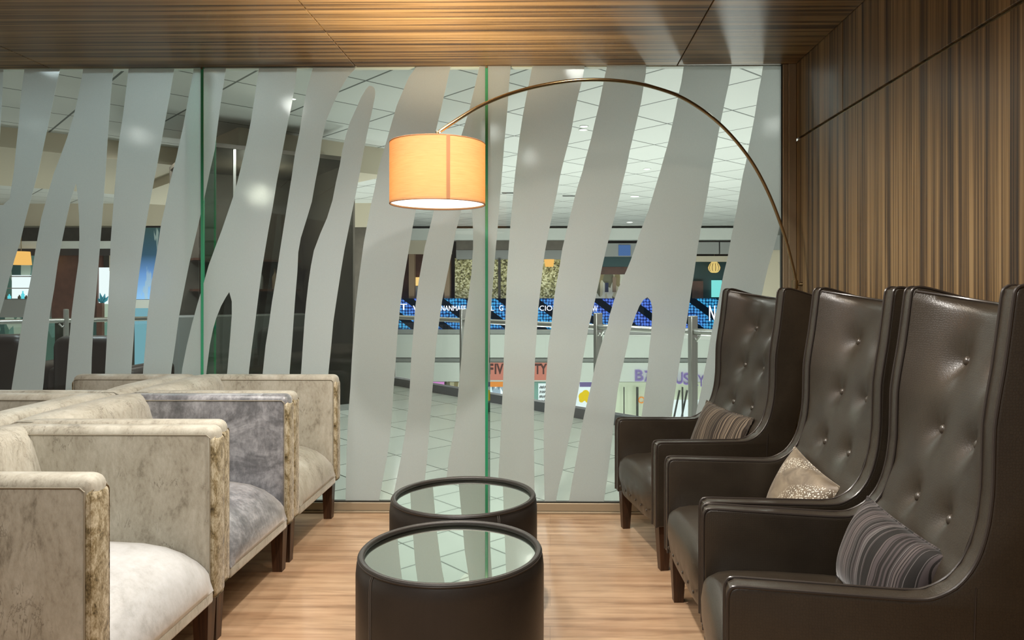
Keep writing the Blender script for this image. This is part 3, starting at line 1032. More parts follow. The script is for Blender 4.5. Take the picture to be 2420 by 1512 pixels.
# ---------------------------------------------------------------- velvet tub chairs
def make_tub(name, label, depth, width, mats, facing):
    """front at u = 0, back at u = depth; facing: rotation about z that turns +u away from the aisle"""
    t = thing(name, label, 'armchair', rotz=facing, group='velvet tub chairs standing back to back')
    T, H0, H1 = 0.088, 0.20, 0.79
    for k, sgn in enumerate((1, -1)):
        lo, hi = sorted((sgn * width / 2, sgn * (width / 2 - T)))
        m = MB()
        m.box((0.0, lo, H0), (depth - 0.02, hi, H1), 0.032, 5)
        arm = m.build('arm', mats['arm'][k], t)
        m = MB()
        m.box((-0.0035, lo + 0.004, H0 + 0.008), (0.02, hi - 0.004, H1 - 0.034), 0.018, 4)
        m.build('arm_front', mats['front'], arm)['label'] = 'brushed velvet front of the arm'
        wi_ = sgn * (width / 2 - T) - sgn * 0.0005
        wo_ = sgn * (width / 2) + sgn * 0.0005
        for q in (wi_, wo_):
            MB().tube([(0.014, q, H0 + 0.02), (0.014, q, H1 - 0.035), (0.026, q, H1 - 0.026), (depth - 0.12, q, H1 - 0.026)], 0.0022, 6).build('seam', M['velvet_seam'], arm)
    wi = width / 2 - T + 0.004
    # back: padded wedge
    n = 15
    m = MB()
    bp = [(depth, H0), (depth, H1 - 0.035), (depth - 0.012, H1 - 0.008), (depth - 0.04, H1 + 0.004), (depth - 0.10, H1 + 0.004), (depth - 0.135, H1 - 0.01), (depth - 0.155, H1 - 0.04),
          (depth - 0.185, H1 - 0.14), (depth - 0.215, 0.50), (depth - 0.23, 0.42), (depth - 0.23, H0)]

    def bk(i, j):
        w_ = -1 + 2 * j / (n - 1)
        u, h = bp[i]
        puff = 0.018 * (1 - w_ ** 4) * (1 if 5 <= i <= 9 else 0)
        crown = 0.012 * (1 - w_ ** 4) * (1 if 2 <= i <= 6 else 0)
        return (u - puff, w_ * (wi if i > 4 else width / 2 - 0.012), h + crown - 0.008)
    vs = m.grid(len(bp), n, bk, closed_u=True)
    m.bm.faces.new([vs[i][0] for i in range(len(bp))])
    m.bm.faces.new([vs[i][n - 1] for i in range(len(bp))][::-1])
    m.build('backrest', mats['back'], t, angle=50)
    # seat with crowned top, rounded nose and apron
    sp = [(depth - 0.2, H0 + 0.01), (depth - 0.2, 0.405), (depth - 0.35, 0.418), (0.32, 0.425), (0.21, 0.420), (0.14, 0.408), (0.085, 0.388), (0.046, 0.360), (0.020, 0.328), (0.006, 0.296),
          (0.000, 0.268), (0.000, 0.240), (0.012, 0.232), (0.25, 0.230)]
    nv = 27

    def seat(i, j):
        w_ = -1 + 2 * j / (nv - 1)
        u, h = sp[i]
        e = 1 - abs(w_) ** 4
        top = h > 0.30
        crown = (0.030 * (1 - w_ * w_) - 0.028 * (1 - e)) * min(1, max(0, (h - 0.28) / 0.1)) if top else 0
        nose = (-0.010 * e + 0.010 * (1 - e)) if (u < 0.2 and h > 0.25) else 0
        return (u + nose, w_ * (wi - 0.006), h + crown)
    m = MB()
    vs = m.grid(len(sp), nv, seat, closed_u=True)
    m.bm.faces.new([vs[i][0] for i in range(len(sp))])
    m.bm.faces.new([vs[i][nv - 1] for i in range(len(sp))][::-1])
    m.build('seat', mats['seat'], t, angle=60)
    MB().box((0.000, -wi + 0.005, H0), (depth - 0.15, wi - 0.005, 0.245), 0.010, 3).build('apron', mats['apron'], t)
    for (u, s) in ((0.05, 1), (0.05, -1), (depth - 0.07, 1), (depth - 0.07, -1)):
        y = s * (width / 2 - 0.055)
        m = MB()
        a, b = 0.029, 0.021
        v0 = [m.bm.verts.new((u + dx * a, y + dy * a, H0 + 0.003)) for dx, dy in ((-1, -1), (1, -1), (1, 1), (-1, 1))]
        v1 = [m.bm.verts.new((u + dx * b, y + dy * b, 0)) for dx, dy in ((-1, -1), (1, -1), (1, 1), (-1, 1))]
        m.bm.faces.new(v0)
        m.bm.faces.new(v1)
        for q in range(4):
            m.bm.faces.new((v0[q], v0[(q + 1) % 4], v1[(q + 1) % 4], v1[q]))
        m.build('leg', M['dark_wood'], t, False)
    return t


V, VS, VP, VF = M['velvet'], M['velvet_silver'], M['velvet_seat'], M['velvet_face']
# chairs facing +x: local +u points to -x, local +w points to -y
beige = dict(arm=(V, V), front=VF, apron=V, back=V, seat=VP)
silver = dict(arm=(V, VS), front=VF, apron=V, back=V, seat=VS)
tubs = [((-1.135, 2.155), 'champagne velvet tub chair nearest the camera, facing the drum tables', beige),
        ((-1.165, 2.925), 'velvet tub chair with silver-grey seat, second from the window, facing the drum tables', silver),
        ((-1.172, 3.680), 'champagne velvet tub chair nearest the window, facing the drum tables', dict(arm=(V, V), front=VF, apron=V, back=V, seat=V))]
for (x, y), lab, mt in tubs:
    c = make_tub('tub_chair', lab, 0.775, 0.75, mt, math.pi)
    c.location = (x, y, 0)
ltubs = [((-2.635, 3.680), 'champagne velvet tub chair by the window, turned away behind the facing row'),
         ((-2.650, 2.925), 'champagne velvet tub chair turned away, second from the window behind the facing row')]
for (x, y), lab in ltubs:
    c = make_tub('tub_chair', lab, 0.67, 0.75, dict(arm=(V, V), front=VF, apron=V, back=V, seat=V), 0)
    c.location = (x, y, 0)


# ---------------------------------------------------------------- drum tables
def make_table(label):
    t = thing('drum_table', label, 'coffee table', group='round leather drum tables')
    r, h = 0.288, 0.45
    MB().lathe([(0.0, 0.0), (r - 0.012, 0.0), (r - 0.006, 0.008), (r - 0.002, 0.05), (r, 0.20), (r, h - 0.05), (r - 0.003, h - 0.022), (r - 0.010, h - 0.008), (r - 0.012, h - 0.004), (r - 0.03, h - 0.02), (0, h - 0.02)], n=96).build('drum', M['drum_leather'], t)
    d = t.children[-1]
    rim = MB().lathe([(r - 0.016 + 0.010 * math.cos(a), h - 0.006 + 0.009 * math.sin(a)) for a in [2 * math.pi * k / 12 for k in range(12)]], n=96, close=True).build('rim', M['drum_leather'], t)
    for rr, zz in ((r - 0.0115, h + 0.0005), (r - 0.0065, h - 0.006)):
        MB().lathe([(rr + 0.0018 * math.cos(a), zz + 0.0018 * math.sin(a)) for a in [2 * math.pi * k / 6 for k in range(6)]], n=96, close=True).build('piping', M['piping'], rim)
    MB().lathe([(0, h - 0.019), (r - 0.020, h - 0.019), (r - 0.020, h - 0.0155), (r - 0.0215, h - 0.014), (0, h - 0.014)], n=96).build('glass_top', M['mirror'], t, angle=20)
    MB().lathe([(r - 0.0205, h - 0.019), (r - 0.0175, h - 0.019), (r - 0.0175, h - 0.0095), (r - 0.0205, h - 0.0095)], n=96, close=True).build('glass_edge', M['fin_edge'], t.children[-1])['label'] = 'green bevelled edge of the glass'
    for da in (-0.012, 0.012):
        an = -2.35 + da
        MB().tube([(math.cos(an) * (r + 0.0003), math.sin(an) * (r + 0.0003), z) for z in (0.02, 0.2, h - 0.05)] + [(math.cos(an) * (r - 0.002), math.sin(an) * (r - 0.002), h - 0.022), (math.cos(an) * (r - 0.009), math.sin(an) * (r - 0.009), h - 0.007)], 0.0013, 6).build('seam', M['stitch'], d)
    return t


ta = make_table('black leather drum table with mirrored glass top, nearer the camera')
ta.location = (-0.3075, 2.257, 0)
tb = copy_tree(ta)
tb['label'] = 'black leather drum table with mirrored glass top, nearer the window'
tb.location = (-0.339, 2.862, 0)
tb.rotation_euler = (0, 0, 1.35)

# ---------------------------------------------------------------- arc lamp
BX, BY = 1.272, 3.80
SX, SY = at_y(1034.5, 410, 3.30)[0], 3.30
lampo = thing('arc_floor_lamp', 'tall bronze arc lamp with drum linen shade hanging over the drum tables', 'floor lamp', (BX, BY, 0))
MB().lathe([(0, 0), (0.095, 0), (0.10, 0.004), (0.10, 0.040), (0.096, 0.046), (0.02, 0.048), (0, 0.048)], n=48).build('base', M['marble'], lampo)
arc_px = [(1881, 668), (1873, 628), (1851, 548), (1815, 454), (1768, 370), (1700, 292), (1620, 235), (1540, 205), (1460, 191), (1375, 189), (1290, 200), (1210, 220), (1140, 248), (1085, 280), (1040, 310)]
arc = []
for x, y in arc_px:
    # the arm lies in the upright plane through the pole and the shade
    lo, hi = 2.8, 3.9
    for _ in range(40):
        mid = (lo + hi) / 2
        X = at_y(x, y, mid)[0]
        s_ = (X - SX) / (BX - SX)
        if mid < SY + s_ * (BY - SY): lo = mid
        else: hi = mid
    X, Z = at_y(x, y, lo)
    arc.append((X - BX, lo - BY, Z))
px_, py_, pz_ = arc[0]
path = smooth_path(arc, 8)
MB().tube(path, 0.0085, 14).build('arched_arm', M['bronze'], lampo)
MB().tube([(0, 0, 0.046), (0, 0, pz_ - 0.02)], 0.012, 16).build('pole', M['bronze'], lampo)
MB().tube([(0, 0, pz_ - 0.03), (0, 0, pz_ + 0.012)], 0.0165, 18).build('collar', M['bronze'], lampo)
MB().tube([(0.015, 0, pz_ - 0.008), (0.036, 0, pz_ - 0.008)], [0.006, 0.012], 12).build('knob', M['bronze'], lampo)
ZT, ZB, SR = at_y(1034, 341, 3.30)[1], at_y(1034, 483, 3.30)[1], 0.2155
sx_, sy_ = SX - BX, SY - BY
e0 = Vector(arc[-1])
MB().tube([e0, e0 + Vector((-0.012, -0.004, -0.004)), (sx_ - 0.002, sy_, ZT + 0.01), (sx_, sy_, ZT - 0.03)], 0.008, 12).build('elbow', M['bronze'], lampo)
sh = MB().lathe([(SR, ZB), (SR, ZT), (SR - 0.003, ZT), (SR - 0.003, ZB)], (sx_, sy_, 0), 96, True).build('lamp_shade', M['linen'], lampo)
for z in (ZB, ZT):
    MB().lathe([(SR - 0.0015 + 0.0028 * math.cos(a), z + 0.0028 * math.sin(a)) for a in [2 * math.pi * k / 8 for k in range(8)]], (sx_, sy_, 0), 96, True).build('trim_ring', M['linen_seam'], sh)
ang = math.atan2(-1, 0) + 0.36
m = MB()
vs = [[m.bm.verts.new((sx_ + (SR + d) * math.cos(ang + k * 0.012), sy_ + (SR + d) * math.sin(ang + k * 0.012), z)) for k in range(-3, 4)] for d, z in ((0.0006, ZB), (0.0006, ZT), (0.002, ZT), (0.002, ZB))]
for i in range(4):
    for k in range(6):
        m.bm.faces.new((vs[i][k], vs[i][k + 1], vs[(i + 1) % 4][k + 1], vs[(i + 1) % 4][k]))
m.bm.faces.new([vs[i][0] for i in range(4)])
m.bm.faces.new([vs[i][6] for i in range(4)][::-1])
m.build('fabric_seam', M['linen_seam'], sh)['label'] = 'brown overlap strip down the shade'
MB().lathe([(0, ZB + 0.006), (SR - 0.005, ZB + 0.006), (SR - 0.005, ZB + 0.010), (0, ZB + 0.010)], (sx_, sy_, 0), 64).build('diffuser', M['diffuser'], lampo)
for k in range(3):
    a = k * 2.094 + 0.4
    MB().tube([(sx_, sy_, ZT - 0.03), (sx_ + (SR - 0.004) * math.cos(a), sy_ + (SR - 0.004) * math.sin(a), ZT - 0.012)], 0.0025, 6).build('spider_arm', M['bronze'], lampo)
lamp('arc_lamp_bulb', 'POINT', (SX, SY, (ZT + ZB) / 2), 5.0, (1.0, 0.66, 0.36), 0.06)
lamp('arc_lamp_upward', 'SPOT', (SX, SY, ZT - 0.06), 85, (1.0, 0.80, 0.55), 0.08, 140, 0.7, (SX, SY, 3))
lamp('arc_lamp_downward', 'SPOT', (SX, SY, ZB - 0.01), 14, (1.0, 0.82, 0.58), 0.12, 150, 0.5)

# ---------------------------------------------------------------- mall: floors, ceiling, soffit
MZ = 2.95
L1 = ((-1.945, 9.56), (-0.948, 1.0))
CORN = (-3.17, 10.86)
fl = [(3.23, GY + 0.03), (CORN[0], CORN[1]), (-10.5, GY + 0.03)]
struct(MB().prism(fl, 'z', -0.35, 0.0), 'floor.001', M['mall_floor'])
struct(MB().box((-22, 4.2, -3.6), (22, 24, -3.5)), 'floor.002', M['mall_floor'])
struct(MB().box((-22, GY + 0.055, MZ), (22, 24, MZ + 0.1)), 'ceiling.001', M['mall_ceiling'])
struct(MB().box((-22, GY + 0.013, CZ - 0.004), (22, GY + 0.054, MZ)), 'wall_front', M['white'])
# stepped soffit with its corner toward the window
so = (-3.23, 7.5)
d2, d1 = Vector((0.736, 0.677)), Vector((-0.688, 0.726))


def off(p, a, b):
    return (p[0] + d2.x * a + d1.x * b, p[1] + d2.y * a + d1.y * b)


struct(MB().prism([so, off(so, 1.75, 0), off(so, 1.75, 5), off(so, 0, 5)], 'z', 2.63, MZ), 'trim_7', M['beige_paint'])
struct(MB().prism([off(so, -2.6, 1.6), off(so, 0, 1.6), off(so, 0, 5), off(so, -2.6, 5)], 'z', 2.74, MZ), 'trim_8', M['beige_paint'])
struct(MB().box((-22, 14.0, 2.52), (-3.0, 14.4, MZ)), 'trim_9', M['beige_paint'])


# mall downlights in the ceiling
DL = [((263, 437), 'beside the third frosted stripe from the left edge'), ((84, 527), 'above the brown storefront at the far left'), ((164, 546), 'above the brown storefront, right of its neighbour'),
      ((1500, 464), 'largest over the far walkway at the right'), ((1488, 525), 'behind the larger one at the right'), ((1316, 570), 'over the gold mosaic wall'),
      ((1446, 541), 'smallest beside the pair over the far walkway'), ((1688, 547), 'above the round pendant shop'), ((991, 567), 'over the tan pilaster'),
      ((1380, 298), 'upper one of the close pair under the lamp arc'), ((1378, 306), 'lower one of the close pair under the lamp arc'), ((945, 291), 'left of the arc lamp shade'),
      ((540, 458), 'under the soffit right of the left glass fin'), ((692, 233), 'brightest, glaring at the edge of a frosted stripe'), ((1529, 399), 'tiny, high over the far walkway at the right')]
first = None
for (x, y), lab in DL:
    X, Y = at_z(x, y, MZ)
    if first is None:
        d = thing('ceiling_downlight', '', 'downlight', (X, Y, MZ), group='round downlights in the mall ceiling')
        MB().lathe([(0.075, -0.006), (0.095, -0.006), (0.097, -0.002), (0.097, 0.0), (0.075, 0.0)], n=32, close=True).build('trim_ring', M['white'], d)
        MB().lathe([(0, -0.003), (0.074, -0.003), (0.074, -0.001), (0, -0.001)], n=32).build('lens', M['lens'], d)
        first = d
    else:
        d = copy_tree(first)
        d.location = (X, Y, MZ)
    d['label'] = 'white round ceiling downlight ' + lab
    s_ = {(84, 527): 1.3, (164, 546): 1.3, (1380, 298): 0.5, (1378, 306): 0.5, (945, 291): 0.3, (692, 233): 0.35, (1529, 399): 0.6, (1446, 541): 0.6}.get((x, y), 1.0)
    d.scale = (s_, s_, 1)
X, Y = at_z(1134, 549, MZ)
d = thing('ceiling_disc_light', 'wide warm disc light in the mall ceiling behind the arc lamp', 'ceiling light', (X, Y, MZ))
MB().lathe([(0.58, -0.02), (0.62, -0.02), (0.62, 0), (0.58, 0)], n=48, close=True).build('rim', M['white'], d)
MB().lathe([(0, -0.012), (0.579, -0.012), (0.579, -0.004), (0, -0.004)], n=48).build('diffuser', M['warm_lens'], d)
for (x, y), lab in (((1202, 455), 'dark slot air vent in the mall ceiling right of the lampshade'), ((1345, 462), 'thin dark slot air vent in the mall ceiling under the lamp arc')):
    X, Y = at_z(x, y, MZ)
    d = thing('air_vent', lab, 'vent', (X, Y, MZ), R(3))
    MB().box((-0.12, -0.05, -0.008), (0.12, 0.05, 0.0), 0.002, 1).build('frame', M['grey_paint'], d)
    for q in range(3):
        MB().box((-0.11, -0.035 + q * 0.027, -0.012), (0.11, -0.02 + q * 0.027, -0.0085)).build('slat', M['frame_dark'], d)


# ---------------------------------------------------------------- balustrades
def balustrade(label, p0, dirv, length, posts, panel_len):
    ang = math.atan2(dirv[1], dirv[0])
    t = thing('glass_balustrade', label, 'balustrade', (p0[0], p0[1], 0), ang, 'glass balustrades round the atrium')
    MB().box((0, -0.05, 0), (length, 0.05, 0.10), 0.004, 1).build('kerb', M['kerb'], t)
    MB().tube([(0, 0, 0.905), (length, 0, 0.905)], 0.028, 14).build('handrail', M['steel'], t)
    a = 0.05
    while a < length - 0.1:
        b = min(a + panel_len, length - 0.03)
        MB().box((a, -0.006, 0.12), (b, 0.006, 0.84)).build('glass_panel', M['glass'], t, False)
        a = b + 0.04
    for s_ in posts:
        p = MB().box((s_ - 0.022, -0.045, 0.12), (s_ + 0.022, 0.045, 1.04), 0.006, 1).build('post', M['steel'], t)
        MB().tube([(s_, 0.0, 0.86), (s_ + 0.04, 0.0, 0.83), (s_ + 0.07, 0, 0.87)], 0.012, 8).build('bracket', M['steel'], p)
    return t


def along(p0, dirv, x):
    """distance along the line from p0 where it crosses image column x"""
    best = min((abs(PX + F_PX * (X * math.cos(TH) + Y * math.sin(TH)) / (-X * math.sin(TH) + Y * math.cos(TH)) - x), s)
               for s in [k * 0.02 for k in range(700)] for X, Y in [(p0[0] + dirv[0] * s, p0[1] + dirv[1] * s)] if Y > 1)
    return best[1]


e1 = Vector((0.688, -0.726))
e2 = Vector((-0.736, -0.677))
pr = [along(CORN, e1, x) for x in (1096, 1414, 1636)]
balustrade('glass balustrade with steel handrail running across to the right, before the blue screen', CORN, e1, 8.6, pr, 1.55)
pr2 = [along(CORN, e2, x) for x in (158, 470)]
balustrade('glass balustrade with steel handrail on the left, before the brown storefront', CORN, e2, 9.0, pr2, 1.55)


# ---------------------------------------------------------------- far facade (right): plane 19 m away
def pbox(x0, y0, x1, y1, Y, depth=0.1, bev=0.0):
    a, z1 = at_y(x0, y0, Y)
    b, z0 = at_y(x1, y1, Y)
    return MB().box((min(a, b), Y, min(z0, z1)), (max(a, b), Y + depth, max(z0, z1)), bev, 1)


def lettering(txt, x0, x1, y0, y1, Y, mat, name='lettering', parent=None, depth=0.03, bold=0.0):
    cu = bpy.data.curves.new(name, 'FONT')
    cu.body = txt
    cu.extrude = depth / 2
    cu.offset = bold
    cu.fill_mode = 'BOTH'
    tmp = bpy.data.objects.new('tmp', cu)
    C.objects.link(tmp)
    bpy.context.view_layer.update()
    me = bpy.data.meshes.new_from_object(tmp.evaluated_get(bpy.context.evaluated_depsgraph_get()))
    bpy.data.objects.remove(tmp)
    vs = [v.co.copy() for v in me.vertices]
    a0, a1 = min(v.x for v in vs), max(v.x for v in vs)
    b0, b1 = min(v.y for v in vs), max(v.y for v in vs)
    X0, Z1 = at_y(x0, y0, Y)
    X1, Z0 = at_y(x1, y1, Y)
    for v, c in zip(me.vertices, vs):
        v.co = (X0 + (c.x - a0) / (a1 - a0) * (X1 - X0), Y - c.z, Z0 + (c.y - b0) / (b1 - b0) * (Z1 - Z0))
    me.name = name
    me.materials.clear()
    me.materials.append(mat)
    o = bpy.data.objects.new(name, me)
    link(o, parent)
    return o


FY = 19.0
struct(pbox(700, 790, 1960, 846, FY, 0.4), 'wall_far', M['white'])
struct(pbox(700, 846, 1960, 856, FY + 0.12, 0.28), 'trim_10', M['grey_paint'])
struct(pbox(700, 856, 1960, 903, FY, 0.4), 'wall_far_lower', M['white'])
struct(pbox(700, 778, 1960, 790, FY + 0.02, 0.38), 'trim_11', M['grey_paint'])
struct(pbox(700, 540, 1960, 566, FY - 0.1, 0.5), 'trim_12', M['white'])
struct(MB().box((-12, FY + 2.5, -3.5), (14, FY + 2.7, MZ)), 'wall_far_back', M['mall_dark'])

led = thing('led_screen', 'long blue LED ribbon screen with white letters along the far gallery edge', 'screen', (0, 0, 0))
pbox(700, 705, 1960, 778, FY, 0.25).build('screen_panel', M['led'], led, False)
for txt, x0, x1, y0, y1 in (('6', 833, 840, 728, 742), ('T', 946, 962, 718, 732), ('V', 976, 990, 722, 738), ('NANMAFE', 1042, 1101, 722, 734), ('L', 1160, 1168, 723, 734), ('G', 1180, 1189, 721, 734),
                            ('CIO', 1275, 1305, 722, 734), ('W', 1400, 1412, 722, 737), ('N', 1676, 1690, 722, 758)):
    lettering(txt, x0, x1, y0, y1, FY - 0.012, M['letter_white'], parent=led)

# upper gallery shops
sg = thing('mosaic_shop', 'shop with a glittering gold mosaic wall above the blue screen', 'shopfront', (0, 0, 0))
pbox(1075, 610, 1345, 705, FY + 0.9, 0.1).build('mosaic_wall', M['mosaic'], sg, False)
pbox(1078, 590, 1350, 612, FY + 0.3, 0.3).build('header', M['grey_paint'], sg, False)
pbox(1078, 566, 1350, 590, FY + 0.1, 0.2).build('bulkhead', M['smoke_wall'], sg, False)
pbox(1177, 612, 1183, 705, FY + 0.2, 0.08).build('mullion', M['mall_dark'], sg, False)
X, Z = at_y(1298, 616, FY + 0.5)
pl = thing('pendant_lamp', 'small amber drum pendant before the gold mosaic wall', 'pendant lamp', (X, FY + 0.5, Z))
MB().lathe([(0.11, -0.16), (0.14, 0.06), (0.135, 0.06), (0.105, -0.16)], n=24, close=True).build('lamp_shade', M['shade_amber'], pl)
MB().tube([(0, 0, 0.05), (0, 0, MZ - 0.4 - Z)], 0.006, 6).build('cord', M['bronze'], pl)

sb = thing('tan_shop', 'tan panelled shop with a pilaster above the blue screen, left of the mosaic', 'shopfront', (0, 0, 0))
pbox(855, 600, 1066, 705, FY + 0.8, 0.1).build('back_wall', M['mall_brown'], sb, False)
for a, b in ((966, 979), (1050, 1062)):
    pbox(a, 600, b, 705, FY + 0.2, 0.2).build('pilaster', M['tan'], sb, False)
pbox(880, 566, 1066, 600, FY + 0.1, 0.2).build('header', M['beige_paint'], sb, False)
pbox(981, 655, 1000, 675, FY + 0.7, 0.05).build('lit_panel', M['lightbox'], sb, False)
pbox(979, 676, 1000, 705, FY + 0.6, 0.1).build('cabinet', M['grey_paint'], sb, False)

so_ = thing('navy_shop_sign', 'navy shop sign with white and teal letters beside the dark glazed bar', 'sign', (0, 0, 0))
pbox(826, 596, 866, 616, FY + 0.2, 0.1).build('header', M['mall_brown'], so_, False)
pbox(826, 634, 866, 704, FY + 0.2, 0.1).build('panel', M['sign_blue'], so_, False)
lettering('OLE', 833, 850, 659, 672, FY + 0.18, M['letter_white'], parent=so_)
lettering('RE', 833, 843, 675, 684, FY + 0.18, M['letter_teal'], parent=so_)['label'] = 'teal lettering'

sd_ = thing('perfume_shop', 'shop with blue-lit header and shelves above the blue screen, right of the mosaic', 'shopfront', (0, 0, 0))
pbox(1352, 645, 1560, 705, FY + 0.9, 0.1).build('shelving', M['goods_warm'], sd_, False)
pbox(1352, 630, 1560, 648, FY + 0.5, 0.2).build('header', M['mall_brown'], sd_, False)
pbox(1352, 606, 1560, 630, FY + 0.3, 0.2).build('bulkhead', M['teal_dark'], sd_, False)
pbox(1352, 575, 1590, 606, FY + 0.1, 0.2).build('fascia', M['grey_paint'], sd_, False)
pbox(1462, 579, 1490, 604, FY + 0.06, 0.03).build('lit_panel', M['blue_panel'], sd_, False)['label'] = 'blue backlit panel'
pbox(1430, 668, 1438, 690, FY + 0.75, 0.1).build('bottle', M['sign_blue'], sd_, False)
pbox(1448, 655, 1456, 690, FY + 0.75, 0.1).build('display_stand', M['tan'], sd_, False)

st_ = thing('teal_shop', 'dark teal shop with a bright turquoise window behind the far wing chair', 'shopfront', (0, 0, 0))
pbox(1610, 618, 1835, 705, FY + 0.9, 0.1).build('back_wall', M['teal_dark'], st_, False)
pbox(1682, 662, 1706, 702, FY + 0.8, 0.05).build('lit_window', M['teal_glow'], st_, False)['label'] = 'turquoise lit window'
pbox(1636, 664, 1662, 705, FY + 0.7, 0.1).build('counter', M['mall_brown'], st_, False)
pbox(1610, 605, 1835, 618, FY + 0.1, 0.2).build('lit_cornice', M['beige_paint'], st_, False)
for a, b in ((1600, 1699), (1702, 1835)):
    pbox(a, 572, b, 600, FY + 0.05, 0.1).build('fascia_panel', M['grey_paint'], st_, False)
X, Z = at_y(1688, 632, FY + 0.3)
pd = thing('globe_pendant', 'golden slatted globe pendant in the dark teal shop', 'pendant lamp', (X, FY + 0.3, Z))
MB().lathe([(0.02, 0.17), (0.07, 0.15), (0.13, 0.08), (0.165, 0.0), (0.15, -0.07), (0.09, -0.13), (0.03, -0.145)], n=20).build('globe', glow('amber_globe', (1.0, 0.72, 0.25), 0.75), pd)
for k in range(12):
    a = k * math.pi / 6
    MB().tube([(r_ * 1.02 * math.cos(a), r_ * 1.02 * math.sin(a), z_) for r_, z_ in ((0.02, 0.17), (0.13, 0.08), (0.165, 0.0), (0.15, -0.07), (0.03, -0.145))], 0.008, 6).build('rib', M['bronze'], pd)
MB().tube([(0, 0, 0.16), (0, 0, MZ - 0.38 - Z)], 0.008, 6).build('cord', M['bronze'], pd)

struct(pbox(1800, 560, 1960, 705, FY - 1.0, 0.3), 'wall_far_right', M['beige_paint'])
struct(pbox(1800, 556, 1960, 590, FY - 1.1, 0.08), 'trim_13', M['grey_paint'])

# lower gallery: lit signs and windows
g1 = thing('red_shop_sign', 'dark red letters on a red backlit panel on the lower gallery', 'sign', (0, 0, 0))
pbox(1146, 857, 1300, 898, FY - 0.03, 0.02).build('backlit_panel', M['halo_red'], g1, False)
for txt, x0, x1 in (('F', 1155, 1166), ('IV', 1169, 1190), ('TY', 1263, 1293)):
    lettering(txt, x0, x1, 859, 884, FY - 0.06, M['letter_red'], parent=g1, bold=0.035)
g2 = thing('purple_shop_sign', 'purple glowing capital letters on the white lower gallery fascia', 'sign', (0, 0, 0))
for txt, x0, x1, y0, y1 in (('B', 1502, 1520, 875, 899), ('Z', 1524, 1536, 877, 900), ('U', 1598, 1613, 880, 906), ('S', 1616, 1630, 882, 908), ('K', 1634, 1650, 885, 910), ('Y', 1650, 1664, 887, 912)):
    a = lettering(txt, x0, x1, y0, y1, FY - 0.09, M['letter_purple'], parent=g2, bold=0.01)
    lettering(txt, x0 - 1.2, x1 + 1.2, y0 - 1.5, y1 + 1.5, FY - 0.05, M['halo_purple'], 'backlight', parent=g2)

lw = thing('lower_shop_window', 'pink and dark lit shop window below the white fascia, left end of the row', 'shop window', (0, 0, 0))
pbox(930, 903, 1053, 990, FY + 0.3, 0.1).build('display', M['pink_glow'], lw, False)
pbox(1053, 903, 1120, 990, FY + 0.3, 0.1).build('dark_display', M['goods_warm'], lw, False)
pbox(1050, 903, 1054, 990, FY + 0.2, 0.08).build('mullion', M['frame_dark'], lw, False)
lw = thing('lower_shop_window', 'shop window with orange header and clothes rails under the red sign', 'shop window', (0, 0, 0))
pbox(1122, 903, 1240, 914, FY + 0.25, 0.1).build('orange_header', M['orange_glow'], lw, False)
pbox(1122, 914, 1240, 990, FY + 0.3, 0.1).build('clothes_display', M['goods_cool'], lw, False)
pbox(1118, 903, 1122, 990, FY + 0.2, 0.08).build('mullion', M['frame_dark'], lw, False)
lw = thing('lower_shop_window', 'bluish shop window with scribbled poster under the letters TY', 'shop window', (0, 0, 0))
pbox(1242, 903, 1350, 995, FY + 0.3, 0.1).build('display', M['goods_green'], lw, False)
pp = pbox(1272, 906, 1300, 960, FY + 0.2, 0.03).build('white_poster', M['window_glow'], lw, False)
for k in range(4):
    pts = []
    for q in range(24):
        xx = 1275 + 22 * q / 23
        pts.append((*at_y(xx, 915 + k * 11 + 4 * math.sin(q * 1.7 + k), FY + 0.19), 0))
    MB().tube([(p[0], FY + 0.19, p[1]) for p in pts], 0.008, 5).build('scribble', M['letter_dark'], pp)
lw = thing('lower_shop_window', 'white poster with yellow print in the lower window left of the purple letters', 'shop window', (0, 0, 0))
pbox(1352, 903, 1442, 1000, FY + 0.3, 0.1).build('poster', M['window_glow'], lw, False)
pbox(1370, 903, 1410, 914, FY + 0.26, 0.03).build('purple_header', M['letter_purple'], lw, False)
m = MB()
for cx, cy, rr in ((1378, 937, 11), (1384, 930, 9), (1390, 944, 8), (1374, 945, 6)):
    X, Z = at_y(cx, cy, FY + 0.27)
    m.lathe([(0, 0), (rr * FY / F_PX, 0.0), (rr * FY / F_PX, 0.01), (0, 0.01)], n=14)
    for v in list(m.bm.verts)[-30:]:
        v.co = Vector((v.co.x + X, FY + 0.27 - v.co.z, v.co.y + Z))
m.build('yellow_print', M['yellow'], lw, False)
lw = thing('lower_shop_window', 'pale green lit shop interior with dark mullions under the purple letters', 'shop window', (0, 0, 0))
pbox(1446, 903, 1800, 1040, FY + 0.5, 0.1).build('interior', M['shop_pale'], lw, False)
for a, b in ((1504, 1509), (1474, 1476), (1612, 1615)):
    pbox(a, 915, b, 1040, FY + 0.2, 0.08).build('mullion', M['frame_dark'], lw, False)
pbox(1590, 945, 1660, 985, FY + 0.4, 0.05).build('display_table', M['window_glow'], lw, False)
for k in range(3):
    (xa, za), (xb, zb) = at_y(1592 + k * 18, 990, FY + 0.36), at_y(1606 + k * 18, 922, FY + 0.36)
    MB().tube([(xa, FY + 0.36, za), (xb, FY + 0.36, zb)], 0.025, 6).build('easel_leg', M['frame_dark'], lw)
X, Z = at_y(1516, 945, FY + 0.4)
MB().lathe([(0.06, -0.01), (0.09, -0.01), (0.09, 0.01), (0.06, 0.01)], n=20, close=True).build('orange_ring', M['orange_glow'], lw)
lw.children[-1].matrix_local = Matrix.Translation((X, FY + 0.4, Z)) @ Matrix.Rotation(R(90), 4, 'X')

